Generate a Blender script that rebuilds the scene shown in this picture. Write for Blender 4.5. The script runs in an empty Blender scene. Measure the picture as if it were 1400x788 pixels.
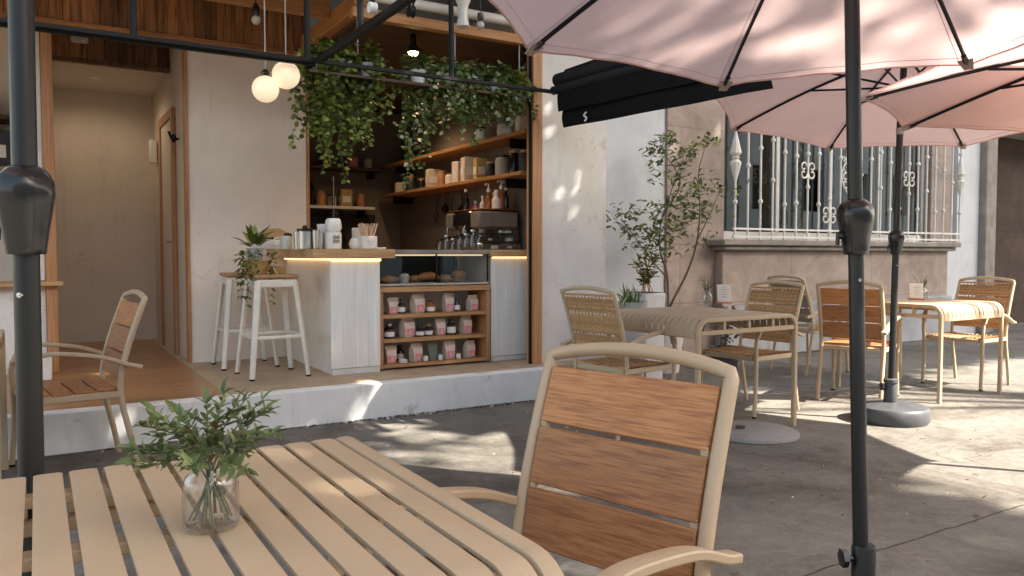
import bpy, bmesh, math, random
from mathutils import Vector, Matrix, Quaternion
RND = random.Random(7)
R = math.radians
PI = math.pi
scene = bpy.context.scene
COL = scene.collection
# ------------------------------------------------------------------ camera numbers
FPX, YAW, PITCH, EYE = 1070.0, math.atan(650 / 1070), math.atan(46 / 1070), 1.14
CF = Vector((math.sin(YAW) * math.cos(PITCH), math.cos(YAW) * math.cos(PITCH), -math.sin(PITCH)))
CR = Vector((math.cos(YAW), -math.sin(YAW), 0)); CU = CR.cross(CF)
CO = Vector((0, 0, EYE))
def at(px, py, X=None, Y=None, z=None):
    d = CF + CR * ((px - 700) / FPX) + CU * ((394 - py) / FPX)
    if Y is not None: t = Y / d.y
    elif X is not None: t = X / d.x
    else: t = (z - EYE) / d.z
    return CO + d * t
# ------------------------------------------------------------------ mesh builder
class MB:
    def __init__(s):
        s.bm = bmesh.new(); s.rl = s.bm.faces.layers.float.new('rnd')
    def _mark(s, faces, mi, rnd):
        v = RND.random() if rnd is None else rnd
        for f in faces:
            f.material_index = mi; f[s.rl] = v; f.smooth = True
    def box(s, c, size, bev=.003, rot=None, mi=0, rnd=None, taper=None):
        m = Matrix.Translation(Vector(c))
        if rot is not None: m = m @ (rot if isinstance(rot, Matrix) else Matrix.Rotation(rot, 4, 'Z'))
        m = m @ Matrix.Diagonal((size[0], size[1], size[2], 1))
        r = bmesh.ops.create_cube(s.bm, size=1.0)
        vs = r['verts']
        if taper:
            for v in vs:
                if v.co.z < 0: v.co.x *= taper; v.co.y *= taper
        for v in vs: v.co = m @ v.co
        fs = list({f for v in vs for f in v.link_faces})
        if bev > 0:
            es = list({e for v in vs for e in v.link_edges})
            k = bmesh.ops.bevel(s.bm, geom=es, offset=min(bev, min(size) * .45), segments=1, profile=.5, affect='EDGES')
            fs = [f for f in set(fs) | set(k['faces']) if f.is_valid]
            vs2 = {v for f in fs for v in f.verts}
            fs = list({f for v in vs2 for f in v.link_faces})
        s._mark(fs, mi, rnd); return s
    def bx(s, x0, x1, y0, y1, z0, z1, bev=.003, mi=0, rnd=None):
        return s.box(((x0 + x1) / 2, (y0 + y1) / 2, (z0 + z1) / 2), (abs(x1 - x0), abs(y1 - y0), abs(z1 - z0)), bev, None, mi, rnd)
    def tube(s, pts, r, seg=8, sub=0, mi=0, rnd=None, flat=None, up=None, cap=True, closed=False):
        """r: radius, or list of radii; flat=(a,b): half widths of the section along side / up."""
        pts = [Vector(p) for p in pts]
        rs = r if isinstance(r, (list, tuple)) else [r] * len(pts)
        if sub:
            q, qr = [], []
            n = len(pts)
            rng = range(n if closed else n - 1)
            for i in rng:
                p0 = pts[(i - 1) % n] if closed or i > 0 else pts[0] * 2 - pts[1]
                p1, p2 = pts[i], pts[(i + 1) % n]
                p3 = pts[(i + 2) % n] if closed or i + 2 < n else p2 * 2 - p1
                for k in range(sub):
                    t = k / sub
                    q.append(.5 * ((2 * p1) + (p2 - p0) * t + (2 * p0 - 5 * p1 + 4 * p2 - p3) * t * t + (3 * p1 - p0 - 3 * p2 + p3) * t ** 3))
                    qr.append(rs[i] * (1 - t) + rs[(i + 1) % n] * t)
            if not closed: q.append(pts[-1]); qr.append(rs[-1])
            pts, rs = q, qr
        n = len(pts); tang = []
        for i in range(n):
            a = pts[(i - 1) % n] if closed or i > 0 else pts[i]
            b = pts[(i + 1) % n] if closed or i < n - 1 else pts[i]
            d = b - a
            tang.append(d.normalized() if d.length > 1e-9 else Vector((0, 0, 1)))
        u = Vector(up) if up is not None else (Vector((0, 0, 1)) if abs(tang[0].z) < .9 else Vector((1, 0, 0)))
        rings = []
        for i in range(n):
            t = tang[i]
            if up is not None: u = Vector(up)
            u = (u - t * u.dot(t))
            if u.length < 1e-6: u = t.orthogonal()
            u.normalize(); w = t.cross(u)
            a, b = (flat if flat else (1, 1))
            if flat:
                k = rs[i] if isinstance(r, (list, tuple)) else 1
                a, b = a * k, b * k
                ring = []
                for j in range(seg):
                    an = 2 * PI * (j + .5) / seg
                    ca, sa = math.cos(an), math.sin(an)
                    e = .45
                    ring.append(pts[i] + w * (a * math.copysign(abs(ca) ** e, ca)) + u * (b * math.copysign(abs(sa) ** e, sa)))
            else:
                ring = [pts[i] + (w * math.cos(2 * PI * j / seg) + u * math.sin(2 * PI * j / seg)) * rs[i] for j in range(seg)]
            rings.append([s.bm.verts.new(p) for p in ring])
        fs = []
        for i in range(n if closed else n - 1):
            A, B = rings[i], rings[(i + 1) % n]
            for j in range(seg):
                fs.append(s.bm.faces.new((A[j], A[(j + 1) % seg], B[(j + 1) % seg], B[j])))
        if cap and not closed:
            fs.append(s.bm.faces.new(list(reversed(rings[0])))); fs.append(s.bm.faces.new(rings[-1]))
        s._mark(fs, mi, rnd); return s
    def lathe(s, prof, seg=24, c=(0, 0, 0), mi=0, rnd=None, sx=1, sy=1, mat=None, lobes=0, lamp=0):
        c = Vector(c); rings = []
        for (r, z) in prof:
            if r < 1e-5:
                p = Vector((0, 0, z)); p = (mat @ p if mat else p) + c
                rings.append([s.bm.verts.new(p)])
            else:
                ring = []
                for j in range(seg):
                    a = 2 * PI * j / seg
                    rr = r * (1 + lamp * math.cos(lobes * a)) if lobes else r
                    p = Vector((rr * math.cos(a) * sx, rr * math.sin(a) * sy, z)); p = (mat @ p if mat else p) + c
                    ring.append(s.bm.verts.new(p))
                rings.append(ring)
        fs = []
        for A, B in zip(rings, rings[1:]):
            for j in range(seg):
                k = (j + 1) % seg
                if len(A) == 1 and len(B) == 1: continue
                if len(A) == 1: fs.append(s.bm.faces.new((A[0], B[k], B[j])))
                elif len(B) == 1: fs.append(s.bm.faces.new((A[j], A[k], B[0])))
                else: fs.append(s.bm.faces.new((A[j], A[k], B[k], B[j])))
        s._mark(fs, mi, rnd); return s
    def ball(s, c, r, seg=12, rings=8, mi=0, rnd=None, sc=(1, 1, 1)):
        prof = [(max(0, r * math.sin(PI * i / rings)), -r * math.cos(PI * i / rings)) for i in range(rings + 1)]
        prof[0] = (0, -r); prof[-1] = (0, r)
        return s.lathe([(a * 1.0, b * sc[2]) for a, b in prof], seg, c, mi, rnd, sc[0], sc[1])
    def leaf(s, p, d, nrm, ln, wd, mi=0, rnd=None, fold=.18):
        d = Vector(d).normalized(); nrm = Vector(nrm)
        sd = d.cross(nrm)
        if sd.length < 1e-5: sd = d.orthogonal()
        sd.normalize(); up = sd.cross(d)
        p = Vector(p)
        V = s.bm.verts.new
        a = V(p); b = V(p + d * ln * .55 + up * 0); t = V(p + d * ln - up * ln * .12)
        l1 = V(p + d * ln * .28 + sd * wd * .46 + up * wd * fold); l2 = V(p + d * ln * .66 + sd * wd * .36 + up * wd * fold * .8)
        r1 = V(p + d * ln * .28 - sd * wd * .46 + up * wd * fold); r2 = V(p + d * ln * .66 - sd * wd * .36 + up * wd * fold * .8)
        fs = [s.bm.faces.new((a, b, l2, l1)), s.bm.faces.new((b, t, l2)), s.bm.faces.new((a, r1, r2, b)), s.bm.faces.new((b, r2, t))]
        s._mark(fs, mi, rnd); return s
    def quad(s, pts, mi=0, rnd=None):
        f = s.bm.faces.new([s.bm.verts.new(Vector(p)) for p in pts]); s._mark([f], mi, rnd); return s
    def prism(s, pts, off, mi=0, rnd=None):
        """closed polygon pts (3D list) extruded by vector off"""
        off = Vector(off)
        A = [s.bm.verts.new(Vector(p)) for p in pts]; B = [s.bm.verts.new(Vector(p) + off) for p in pts]
        n = len(A)
        fs = [s.bm.faces.new(list(reversed(A))), s.bm.faces.new(B)]
        for i in range(n): fs.append(s.bm.faces.new((A[i], A[(i + 1) % n], B[(i + 1) % n], B[i])))
        s._mark(fs, mi, rnd); return s
    def build(s, name, mats, parent=None, loc=None, sharp=38, solid=None, recalc=True):
        if recalc: bmesh.ops.recalc_face_normals(s.bm, faces=s.bm.faces[:])
        me = bpy.data.meshes.new(name); s.bm.to_mesh(me); s.bm.free()
        for m in (mats if isinstance(mats, (list, tuple)) else [mats]): me.materials.append(m)
        me.set_sharp_from_angle(angle=R(sharp))
        o = bpy.data.objects.new(name, me); COL.objects.link(o)
        if parent is not None: o.parent = parent
        if loc is not None: o.location = loc
        return o
def tag(o, label=None, cat=None, group=None, kind=None):
    if label: o['label'] = label
    if cat: o['category'] = cat
    if group: o['group'] = group
    if kind: o['kind'] = kind
    return o
def thing(name, loc, label, cat, rz=0, group=None):
    o = bpy.data.objects.new(name, None); o.empty_display_size = .1
    COL.objects.link(o); o.location = loc; o.rotation_euler = (0, 0, rz)
    return tag(o, label, cat, group)
def struct(o): o['kind'] = 'structure'; return o
def kids(o): return [c for c in bpy.data.objects if c.parent == o]
def copy_tree(o, loc, rz, label, group=None):
    def rec(src, par):
        c = src.copy(); COL.objects.link(c)
        if par is not None: c.parent = par
        for ch in kids(src):
            if ch is not c: rec(ch, c)
        return c
    c = rec(o, None); c.location = loc; c.rotation_euler = (0, 0, rz); c['label'] = label
    if group: c['group'] = group
    return c
# ------------------------------------------------------------------ materials
def _nt(name):
    m = bpy.data.materials.new(name); m.use_nodes = True
    nt = m.node_tree; b = nt.nodes['Principled BSDF']; return m, nt, b
def N(nt, t, **kw):
    n = nt.nodes.new(t)
    for k, v in kw.items():
        if k in n.inputs: n.inputs[k].default_value = v
        else: setattr(n, k, v)
    return n
def L(nt, a, b): nt.links.new(a, b)
def mth(nt, op, a, b=None, c=None, clamp=False):
    n = nt.nodes.new('ShaderNodeMath'); n.operation = op; n.use_clamp = clamp
    for i, x in enumerate((a, b, c)):
        if x is None: continue
        if isinstance(x, (int, float)): n.inputs[i].default_value = x
        else: L(nt, x, n.inputs[i])
    return n.outputs[0]
def coords(nt, scale=(1, 1, 1), kind='Object', jitter=0):
    tc = N(nt, 'ShaderNodeTexCoord'); mp = N(nt, 'ShaderNodeMapping'); mp.inputs['Scale'].default_value = scale
    src = tc.outputs[kind]
    if jitter:
        at_ = N(nt, 'ShaderNodeAttribute'); at_.attribute_name = 'rnd'
        ad = N(nt, 'ShaderNodeVectorMath', operation='MULTIPLY_ADD'); L(nt, at_.outputs['Vector'], ad.inputs[0])
        ad.inputs[1].default_value = (jitter, jitter * 1.7, jitter * .6); L(nt, src, ad.inputs[2]); src = ad.outputs[0]
    L(nt, src, mp.inputs['Vector']); return mp.outputs[0]
def noise(nt, vec, scale, detail=4, rough=.55, dist=0):
    n = N(nt, 'ShaderNodeTexNoise'); n.inputs['Scale'].default_value = scale; n.inputs['Detail'].default_value = detail
    n.inputs['Roughness'].default_value = rough; n.inputs['Distortion'].default_value = dist
    L(nt, vec, n.inputs['Vector']); return n.outputs['Fac']
def ramp(nt, fac, stops):
    r = N(nt, 'ShaderNodeValToRGB'); el = r.color_ramp.elements
    while len(el) > 1: el.remove(el[-1])
    el[0].position = stops[0][0]; el[0].color = (*stops[0][1], 1)
    for p, c in stops[1:]:
        e = el.new(p); e.color = (*c, 1)
    L(nt, fac, r.inputs[0]); return r.outputs[0]
def mulc(nt, col, fac):
    n = N(nt, 'ShaderNodeMix', data_type='RGBA', blend_type='MULTIPLY'); n.inputs[0].default_value = 1
    L(nt, col, n.inputs[6]); L(nt, fac, n.inputs[7]); return n.outputs[2]
def mixc(nt, fac, a, b):
    n = N(nt, 'ShaderNodeMix', data_type='RGBA')
    for i, x in ((0, fac), (6, a), (7, b)):
        if isinstance(x, (int, float)): n.inputs[i].default_value = x
        elif isinstance(x, tuple): n.inputs[i].default_value = (*x, 1)
        else: L(nt, x, n.inputs[i])
    return n.outputs[2]
def bump(nt, b, h, strength=.2, dist=.01):
    n = N(nt, 'ShaderNodeBump'); n.inputs['Strength'].default_value = strength; n.inputs['Distance'].default_value = dist
    L(nt, h, n.inputs['Height']); L(nt, n.outputs[0], b.inputs['Normal'])
def sc(c, k): return tuple(min(1, x * k) for x in c)
def mat(name, col, rough=.6, var=.12, scale=6, bmp=.1, bscale=60, bdist=.003, metal=0, rnd=.0, spec=.5, rvar=.1, coat=0, emit=None, sss=0):
    m, nt, b = _nt(name)
    v = coords(nt, jitter=3 if rnd else 0)
    n1 = noise(nt, v, scale, 5)
    c = ramp(nt, n1, [(.3, sc(col, 1 - var)), (.7, sc(col, 1 + var))])
    if rnd:
        a = N(nt, 'ShaderNodeAttribute'); a.attribute_name = 'rnd'
        f = mth(nt, 'MULTIPLY_ADD', a.outputs['Fac'], 2 * rnd, 1 - rnd)
        cb = N(nt, 'ShaderNodeCombineColor'); [L(nt, f, cb.inputs[i]) for i in range(3)]
        c = mulc(nt, c, cb.outputs[0])
    L(nt, c, b.inputs['Base Color'])
    n2 = noise(nt, v, bscale, 3)
    r = mth(nt, 'MULTIPLY_ADD', n1, rvar * 2, rough - rvar, clamp=True); L(nt, r, b.inputs['Roughness'])
    b.inputs['Metallic'].default_value = metal; b.inputs['Specular IOR Level'].default_value = spec
    if coat: b.inputs['Coat Weight'].default_value = coat; b.inputs['Coat Roughness'].default_value = .15
    if bmp: bump(nt, b, n2, bmp, bdist)
    if emit: b.inputs['Emission Color'].default_value = (*emit[0], 1); b.inputs['Emission Strength'].default_value = emit[1]
    return m
def wood(name, c0, c1, rough=.5, axis=0, grain=26, stretch=1.6, rnd=.12, bmp=.15, dark=.55, w1=.62, w2=.45):
    """grain runs along object axis"""
    m, nt, b = _nt(name)
    s = [grain] * 3; s[axis] = stretch
    v = coords(nt, tuple(s), jitter=7)
    n1 = noise(nt, v, 1.0, 6, .6, .6)
    s2 = [grain * 5] * 3; s2[axis] = stretch * 2.5
    v2 = coords(nt, tuple(s2), jitter=5)
    n2 = noise(nt, v2, 1.0, 3, .6)
    mixn = mth(nt, 'MULTIPLY_ADD', n2, w2, mth(nt, 'MULTIPLY', n1, w1))
    c = ramp(nt, mixn, [(.30, sc(c0, dark)), (.45, c0), (.58, c1), (.75, sc(c1, 1.15))])
    a = N(nt, 'ShaderNodeAttribute'); a.attribute_name = 'rnd'
    f = mth(nt, 'MULTIPLY_ADD', a.outputs['Fac'], 2 * rnd, 1 - rnd)
    cb = N(nt, 'ShaderNodeCombineColor'); [L(nt, f, cb.inputs[i]) for i in range(3)]
    c = mulc(nt, c, cb.outputs[0]); L(nt, c, b.inputs['Base Color'])
    L(nt, mth(nt, 'MULTIPLY_ADD', n1, .25, rough - .12), b.inputs['Roughness'])
    bump(nt, b, mixn, bmp, .002); return m
def leafmat(name, c0, c1, c2=None, rough=.45, trans=.25):
    m, nt, b = _nt(name)
    a = N(nt, 'ShaderNodeAttribute'); a.attribute_name = 'rnd'
    st = [(0, (.15, .105, .035)), (.022, (.15, .105, .035)), (.03, c0), (.75, c1)] + ([(.97, c2)] if c2 else [])
    c = ramp(nt, a.outputs['Fac'], st)
    v = coords(nt); n = noise(nt, v, 90, 2)
    cb = N(nt, 'ShaderNodeCombineColor'); f = mth(nt, 'MULTIPLY_ADD', n, .6, .7); [L(nt, f, cb.inputs[i]) for i in range(3)]
    c = mulc(nt, c, cb.outputs[0])
    L(nt, c, b.inputs['Base Color']); b.inputs['Roughness'].default_value = rough
    tr = N(nt, 'ShaderNodeBsdfTranslucent'); L(nt, c, tr.inputs[0])
    mx = N(nt, 'ShaderNodeMixShader'); mx.inputs[0].default_value = trans
    L(nt, b.outputs[0], mx.inputs[1]); L(nt, tr.outputs[0], mx.inputs[2])
    L(nt, mx.outputs[0], nt.nodes['Material Output'].inputs[0]); return m
def fabric(name, col, trans, rough=.9):
    m, nt, b = _nt(name)
    v = coords(nt); n1 = noise(nt, v, 2.5, 4); n2 = noise(nt, v, 500, 2)
    c = ramp(nt, n1, [(.3, sc(col, .93)), (.7, sc(col, 1.05))])
    L(nt, c, b.inputs['Base Color']); b.inputs['Roughness'].default_value = rough; b.inputs['Specular IOR Level'].default_value = .15
    n3 = noise(nt, v, 9, 3, .5, .5)
    vw = coords(nt, (9, 2.2, 5)); n4 = noise(nt, vw, 1.6, 3, .5, 1.2)
    bump(nt, b, mth(nt, 'ADD', mth(nt, 'MULTIPLY', n2, .14), mth(nt, 'MULTIPLY_ADD', n4, .9, n3)), .5, .014)
    if trans:
        tr = N(nt, 'ShaderNodeBsdfTranslucent'); L(nt, c, tr.inputs[0])
        mx = N(nt, 'ShaderNodeMixShader'); mx.inputs[0].default_value = trans
        L(nt, b.outputs[0], mx.inputs[1]); L(nt, tr.outputs[0], mx.inputs[2]); L(nt, mx.outputs[0], nt.nodes['Material Output'].inputs[0])
    return m
def glassmat(name, tint=(1, 1, 1), refl=1.0, ior=1.5, dark=.0):
    m, nt, b = _nt(name); nt.nodes.remove(b)
    tr = N(nt, 'ShaderNodeBsdfTransparent'); gl = N(nt, 'ShaderNodeBsdfGlossy'); gl.inputs['Roughness'].default_value = .01
    lw = N(nt, 'ShaderNodeLayerWeight'); lw.inputs['Blend'].default_value = .5
    c = mixc(nt, lw.outputs['Facing'], tuple(tint), tuple(x * (1 - dark) for x in tint)); L(nt, c, tr.inputs[0])
    mx = N(nt, 'ShaderNodeMixShader'); L(nt, mth(nt, 'MULTIPLY', mth(nt, 'MULTIPLY_ADD', mth(nt, 'POWER', lw.outputs['Facing'], 3.0), .75, .04), refl, clamp=True), mx.inputs[0])
    L(nt, tr.outputs[0], mx.inputs[1]); L(nt, gl.outputs[0], mx.inputs[2]); L(nt, mx.outputs[0], nt.nodes['Material Output'].inputs[0]); return m
def emitmat(name, col, s):
    m, nt, b = _nt(name)
    b.inputs['Base Color'].default_value = (*col, 1); b.inputs['Emission Color'].default_value = (*col, 1); b.inputs['Emission Strength'].default_value = s
    b.inputs['Roughness'].default_value = .3; return m
def plaster(name, col, stain=.12, bmp=.25, crack=0, low=None):
    m, nt, b = _nt(name)
    v = coords(nt); n0 = noise(nt, v, .7, 5, .6, .4); n1 = noise(nt, v, 3.2, 6, .65, .3); n2 = noise(nt, v, 28, 5)
    f = mth(nt, 'MULTIPLY_ADD', n1, .45, mth(nt, 'MULTIPLY', n0, .55))
    c = ramp(nt, f, [(.32, sc(col, 1 - stain * 1.6)), (.5, sc(col, 1 - stain * .3)), (.66, sc(col, 1 + stain * .5))])
    vs_ = coords(nt, (5, 5, .7)); n5 = noise(nt, vs_, 1.3, 5, .65, .5)
    c = mulc(nt, c, ramp(nt, n5, [(.30, (1 - stain * 1.3,) * 3), (.44, (1, 1, 1))]))
    c = mulc(nt, c, ramp(nt, noise(nt, v, 70, 3), [(.24, (.72, .70, .67)), (.30, (1, 1, 1))]))
    vo = N(nt, 'ShaderNodeTexVoronoi', feature='DISTANCE_TO_EDGE'); vo.inputs['Scale'].default_value = .8
    dv = N(nt, 'ShaderNodeVectorMath', operation='ADD'); nn = N(nt, 'ShaderNodeTexNoise'); nn.inputs['Scale'].default_value = 2.5; nn.inputs['Detail'].default_value = 7
    L(nt, v, nn.inputs['Vector']); L(nt, v, dv.inputs[0]); L(nt, nn.outputs['Color'], dv.inputs[1]); L(nt, dv.outputs[0], vo.inputs['Vector'])
    gate = ramp(nt, n0, [(.50, (1, 1, 1)), (.56, (0, 0, 0))])
    c = mulc(nt, c, mixc(nt, gate, ramp(nt, vo.outputs['Distance'], [(.001, (.78, .76, .74)), (.004, (1, 1, 1))]), (1., 1., 1.)))
    if low:   # bare patches of another colour
        c = mixc(nt, ramp(nt, n1, [(.62, (0, 0, 0)), (.68, (1, 1, 1))]), c, low)
    L(nt, c, b.inputs['Base Color']); b.inputs['Roughness'].default_value = .85; b.inputs['Specular IOR Level'].default_value = .25
    bump(nt, b, mth(nt, 'MULTIPLY_ADD', n2, .3, n1), bmp, .012); return m
def concrete(name):
    m, nt, b = _nt(name)
    v = coords(nt)
    n0 = noise(nt, v, .45, 5, .6, .3); n1 = noise(nt, v, 2.3, 7, .65, .4); n2 = noise(nt, v, 16, 6, .7); n3 = noise(nt, v, 130, 3)
    n2b = noise(nt, v, 48, 5, .75)
    f = mth(nt, 'ADD', mth(nt, 'MULTIPLY', n0, .28), mth(nt, 'ADD', mth(nt, 'MULTIPLY', n1, .26), mth(nt, 'ADD', mth(nt, 'MULTIPLY', n2, .26), mth(nt, 'MULTIPLY', n2b, .20))))
    c = ramp(nt, f, [(.36, (.075, .068, .058)), (.47, (.138, .127, .110)), (.55, (.188, .174, .152)), (.66, (.275, .257, .228))])
    sp = ramp(nt, n3, [(.24, (.55, .55, .55)), (.36, (1, 1, 1)), (.66, (1, 1, 1)), (.74, (1.45, 1.43, 1.4))])
    gum = N(nt, 'ShaderNodeTexVoronoi'); gum.inputs['Scale'].default_value = 3.2; L(nt, v, gum.inputs['Vector'])
    c = mulc(nt, c, ramp(nt, mth(nt, 'ADD', gum.outputs['Distance'], mth(nt, 'MULTIPLY', n2, .06)), [(.070, (.60, .58, .56)), (.085, (1, 1, 1))]))
    gr2 = noise(nt, v, 420, 2); c = mulc(nt, c, ramp(nt, gr2, [(.32, (.66, .66, .65)), (.68, (1.28, 1.27, 1.25))]))
    c = mulc(nt, c, sp)
    # dark worn stains
    st = ramp(nt, noise(nt, v, 1.1, 6, .7, 1.2), [(.36, (.62, .58, .54)), (.5, (1, 1, 1))])
    c = mulc(nt, c, st)
    # construction joints along x (y = 1.8) and one along y
    tc = N(nt, 'ShaderNodeTexCoord'); sep = N(nt, 'ShaderNodeSeparateXYZ'); L(nt, tc.outputs['Object'], sep.inputs[0])
    wob = mth(nt, 'MULTIPLY', mth(nt, 'SUBTRACT', noise(nt, v, 6, 4), .5), .05)
    wob2 = mth(nt, 'MULTIPLY', mth(nt, 'SUBTRACT', n3, .5), .006)
    def joint(axis, pos, w):
        d = mth(nt, 'ABSOLUTE', mth(nt, 'ADD', mth(nt, 'ADD', mth(nt, 'SUBTRACT', sep.outputs[axis], pos), wob), wob2))
        return ramp(nt, mth(nt, 'MULTIPLY', d, 1 / w), [(.45, (.22, .2, .18)), (.9, (1, 1, 1))])
    j1, j2 = joint(1, 1.8, .007), joint(0, 6.9, .006)
    c = mulc(nt, c, j1); c = mulc(nt, c, j2)
    # cracks
    vo = N(nt, 'ShaderNodeTexVoronoi', feature='DISTANCE_TO_EDGE'); vo.inputs['Scale'].default_value = .55
    dv = N(nt, 'ShaderNodeVectorMath', operation='ADD'); L(nt, v, dv.inputs[0])
    nn = N(nt, 'ShaderNodeTexNoise'); nn.inputs['Scale'].default_value = 3.0; nn.inputs['Detail'].default_value = 6; L(nt, v, nn.inputs['Vector'])
    L(nt, nn.outputs['Color'], dv.inputs[1]); L(nt, dv.outputs[0], vo.inputs['Vector'])
    gate = ramp(nt, noise(nt, v, .8, 2), [(.5, (1, 1, 1)), (.56, (0, 0, 0))])
    cr = ramp(nt, vo.outputs['Distance'], [(.002, (.45, .43, .4)), (.006, (1, 1, 1))])
    c = mulc(nt, c, mixc(nt, gate, cr, (1., 1., 1.)))
    L(nt, c, b.inputs['Base Color'])
    L(nt, mth(nt, 'MULTIPLY_ADD', n2, .3, .62), b.inputs['Roughness']); b.inputs['Specular IOR Level'].default_value = .35
    h = mth(nt, 'ADD', mth(nt, 'MULTIPLY', n2, .7), mth(nt, 'MULTIPLY', n3, .18)); bump(nt, b, h, .5, .012); return m
def stone(name, col, bw=.9, bh=.42, mort=.008, off=(0, 0, 0), stain=.3):
    m, nt, b = _nt(name)
    tc = N(nt, 'ShaderNodeTexCoord'); sep = N(nt, 'ShaderNodeSeparateXYZ'); L(nt, tc.outputs['Object'], sep.inputs[0])
    cb = N(nt, 'ShaderNodeCombineXYZ'); L(nt, mth(nt, 'ADD', sep.outputs[0], sep.outputs[1]), cb.inputs[0]); L(nt, mth(nt, 'ADD', sep.outputs[2], off[2]), cb.inputs[1])
    br = N(nt, 'ShaderNodeTexBrick'); br.inputs['Scale'].default_value = 1; br.inputs['Brick Width'].default_value = bw; br.inputs['Row Height'].default_value = bh
    br.inputs['Mortar Size'].default_value = mort; br.inputs['Mortar Smooth'].default_value = .2
    br.inputs['Color1'].default_value = (*sc(col, .94), 1); br.inputs['Color2'].default_value = (*sc(col, 1.07), 1); br.inputs['Mortar'].default_value = (*sc(col, .74), 1)
    L(nt, cb.outputs[0], br.inputs['Vector'])
    v = coords(nt); n1 = noise(nt, v, 2.6, 7, .7, .5); n2 = noise(nt, v, 40, 5, .7)
    c = mulc(nt, br.outputs['Color'], ramp(nt, n1, [(.3, (1 - stain,) * 3), (.62, (1 + stain * .4,) * 3)]))
    c = mulc(nt, c, ramp(nt, n2, [(.3, (.88, .88, .88)), (.7, (1.06, 1.06, 1.06))]))
    L(nt, c, b.inputs['Base Color']); b.inputs['Roughness'].default_value = .85; b.inputs['Specular IOR Level'].default_value = .25
    bump(nt, b, mth(nt, 'MULTIPLY_ADD', br.outputs['Fac'], -.6, mth(nt, 'MULTIPLY', n2, .5)), .5, .01); return m
def parquet(name, c0, c1):
    m, nt, b = _nt(name)
    v = coords(nt, jitter=0)
    br = N(nt, 'ShaderNodeTexBrick'); br.inputs['Scale'].default_value = 1; br.inputs['Brick Width'].default_value = .75; br.inputs['Row Height'].default_value = .085
    br.inputs['Mortar Size'].default_value = .0015; br.offset = .37
    br.inputs['Color1'].default_value = (*c0, 1); br.inputs['Color2'].default_value = (*c1, 1); br.inputs['Mortar'].default_value = (*sc(c0, .3), 1)
    L(nt, v, br.inputs['Vector'])
    v2 = coords(nt, (3, 45, 45)); n1 = noise(nt, v2, 1, 5, .6, .4)
    c = mulc(nt, br.outputs['Color'], ramp(nt, n1, [(.3, (.7, .68, .66)), (.7, (1.15, 1.12, 1.08))]))
    L(nt, c, b.inputs['Base Color']); b.inputs['Roughness'].default_value = .32
    bump(nt, b, n1, .05, .002); return m
def painted(name, col, rough, chip, smudge=.10, axis=2, scr=.5):
    m, nt, b = _nt(name)
    v = coords(nt, jitter=4); n0 = noise(nt, v, 3.5, 6, .65, .6); n1 = noise(nt, v, 60, 4, .6); n2 = noise(nt, v, 260, 3)
    c = ramp(nt, n0, [(.32, sc(col, 1 - smudge)), (.55, col), (.7, sc(col, 1 + smudge * .4))])
    c = mulc(nt, c, ramp(nt, n2, [(.27, (.80, .78, .75)), (.36, (1, 1, 1))]))
    s = [70, 70, 70]; s[axis] = 3; vs_ = coords(nt, tuple(s), jitter=3); n3 = noise(nt, vs_, 1.2, 3, .6, .3)
    f = mth(nt, 'MULTIPLY', ramp(nt, n3, [(.70, (0, 0, 0)), (.745, (1, 1, 1))]), scr)
    g = mth(nt, 'MULTIPLY', f, ramp(nt, n0, [(.5, (0, 0, 0)), (.62, (1, 1, 1))]))
    c = mixc(nt, g, c, chip)
    L(nt, c, b.inputs['Base Color'])
    L(nt, mth(nt, 'ADD', mth(nt, 'MULTIPLY', n0, .34), mth(nt, 'MULTIPLY_ADD', n1, .12, rough - .2), clamp=True), b.inputs['Roughness'])
    bump(nt, b, mth(nt, 'MULTIPLY_ADD', n2, .5, n1), .06, .0012); return m
M = {}
M['ground'] = concrete('worn_concrete')
M['beige'] = painted('beige_paint', (.465, .350, .228), .38, (.28, .21, .14), .08, 1)
M['beige2'] = painted('cream_paint', (.52, .405, .265), .40, (.34, .26, .17), .08, 2)
M['teak'] = wood('teak_slat', (.30, .118, .040), (.42, .19, .070), .52, axis=1, grain=42, stretch=4.5, rnd=.2, bmp=.3, dark=.5, w1=.40, w2=.65)
M['rope'] = wood('woven_rope', (.37, .205, .095), (.50, .305, .15), .75, axis=2, grain=60, stretch=60, rnd=.22, bmp=.4)
M['pole'] = painted('charcoal_pole', (.0125, .0128, .0138), .38, (.07, .07, .073), .18, 2, .6)
M['blackpl'] = mat('black_plastic', (.014, .014, .0145), .2, .1, 6, .04, 120, .001, rvar=.06)
M['basepl'] = mat('grey_base_plastic', (.06, .062, .066), .42, .15, 9, .15, 140, .002)
M['pink'] = fabric('pink_canvas', (.775, .565, .535), .40)
M['pinktab'] = fabric('grey_pink_tab', (.42, .33, .31), .1)
M['pinkseam'] = mat('pink_thread', (.55, .33, .31), .9, .05, 9, 0)
M['black'] = fabric('black_canvas', (.026, .026, .027), 0)
M['plaster'] = plaster('warm_white_plaster', (.86, .76, .665), .09, .25)
M['wallw'] = plaster('white_wall_paint', (.76, .73, .69), .12, .3, low=(.66, .60, .53))
M['wallb'] = plaster('bluish_white_wall_paint', (.66, .68, .71), .12, .3)
M['basepaint'] = plaster('peeling_grey_paint', (.44, .455, .48), .22, .5, low=(.30, .27, .25))
M['step'] = plaster('white_step_paint', (.83, .83, .82), .12, .4, low=(.58, .56, .54))
M['tile'] = plaster('beige_floor_tile', (.50, .38, .26), .22, .1)
M['parquet'] = parquet('parquet_floor', (.36, .18, .075), (.48, .26, .115))
M['stone'] = stone('pinkish_quarry_stone', (.42, .34, .295), 1.5, .62, .005)
M['stonedk'] = stone('dark_brown_stone', (.085, .058, .046), .8, .5, .006)
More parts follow.
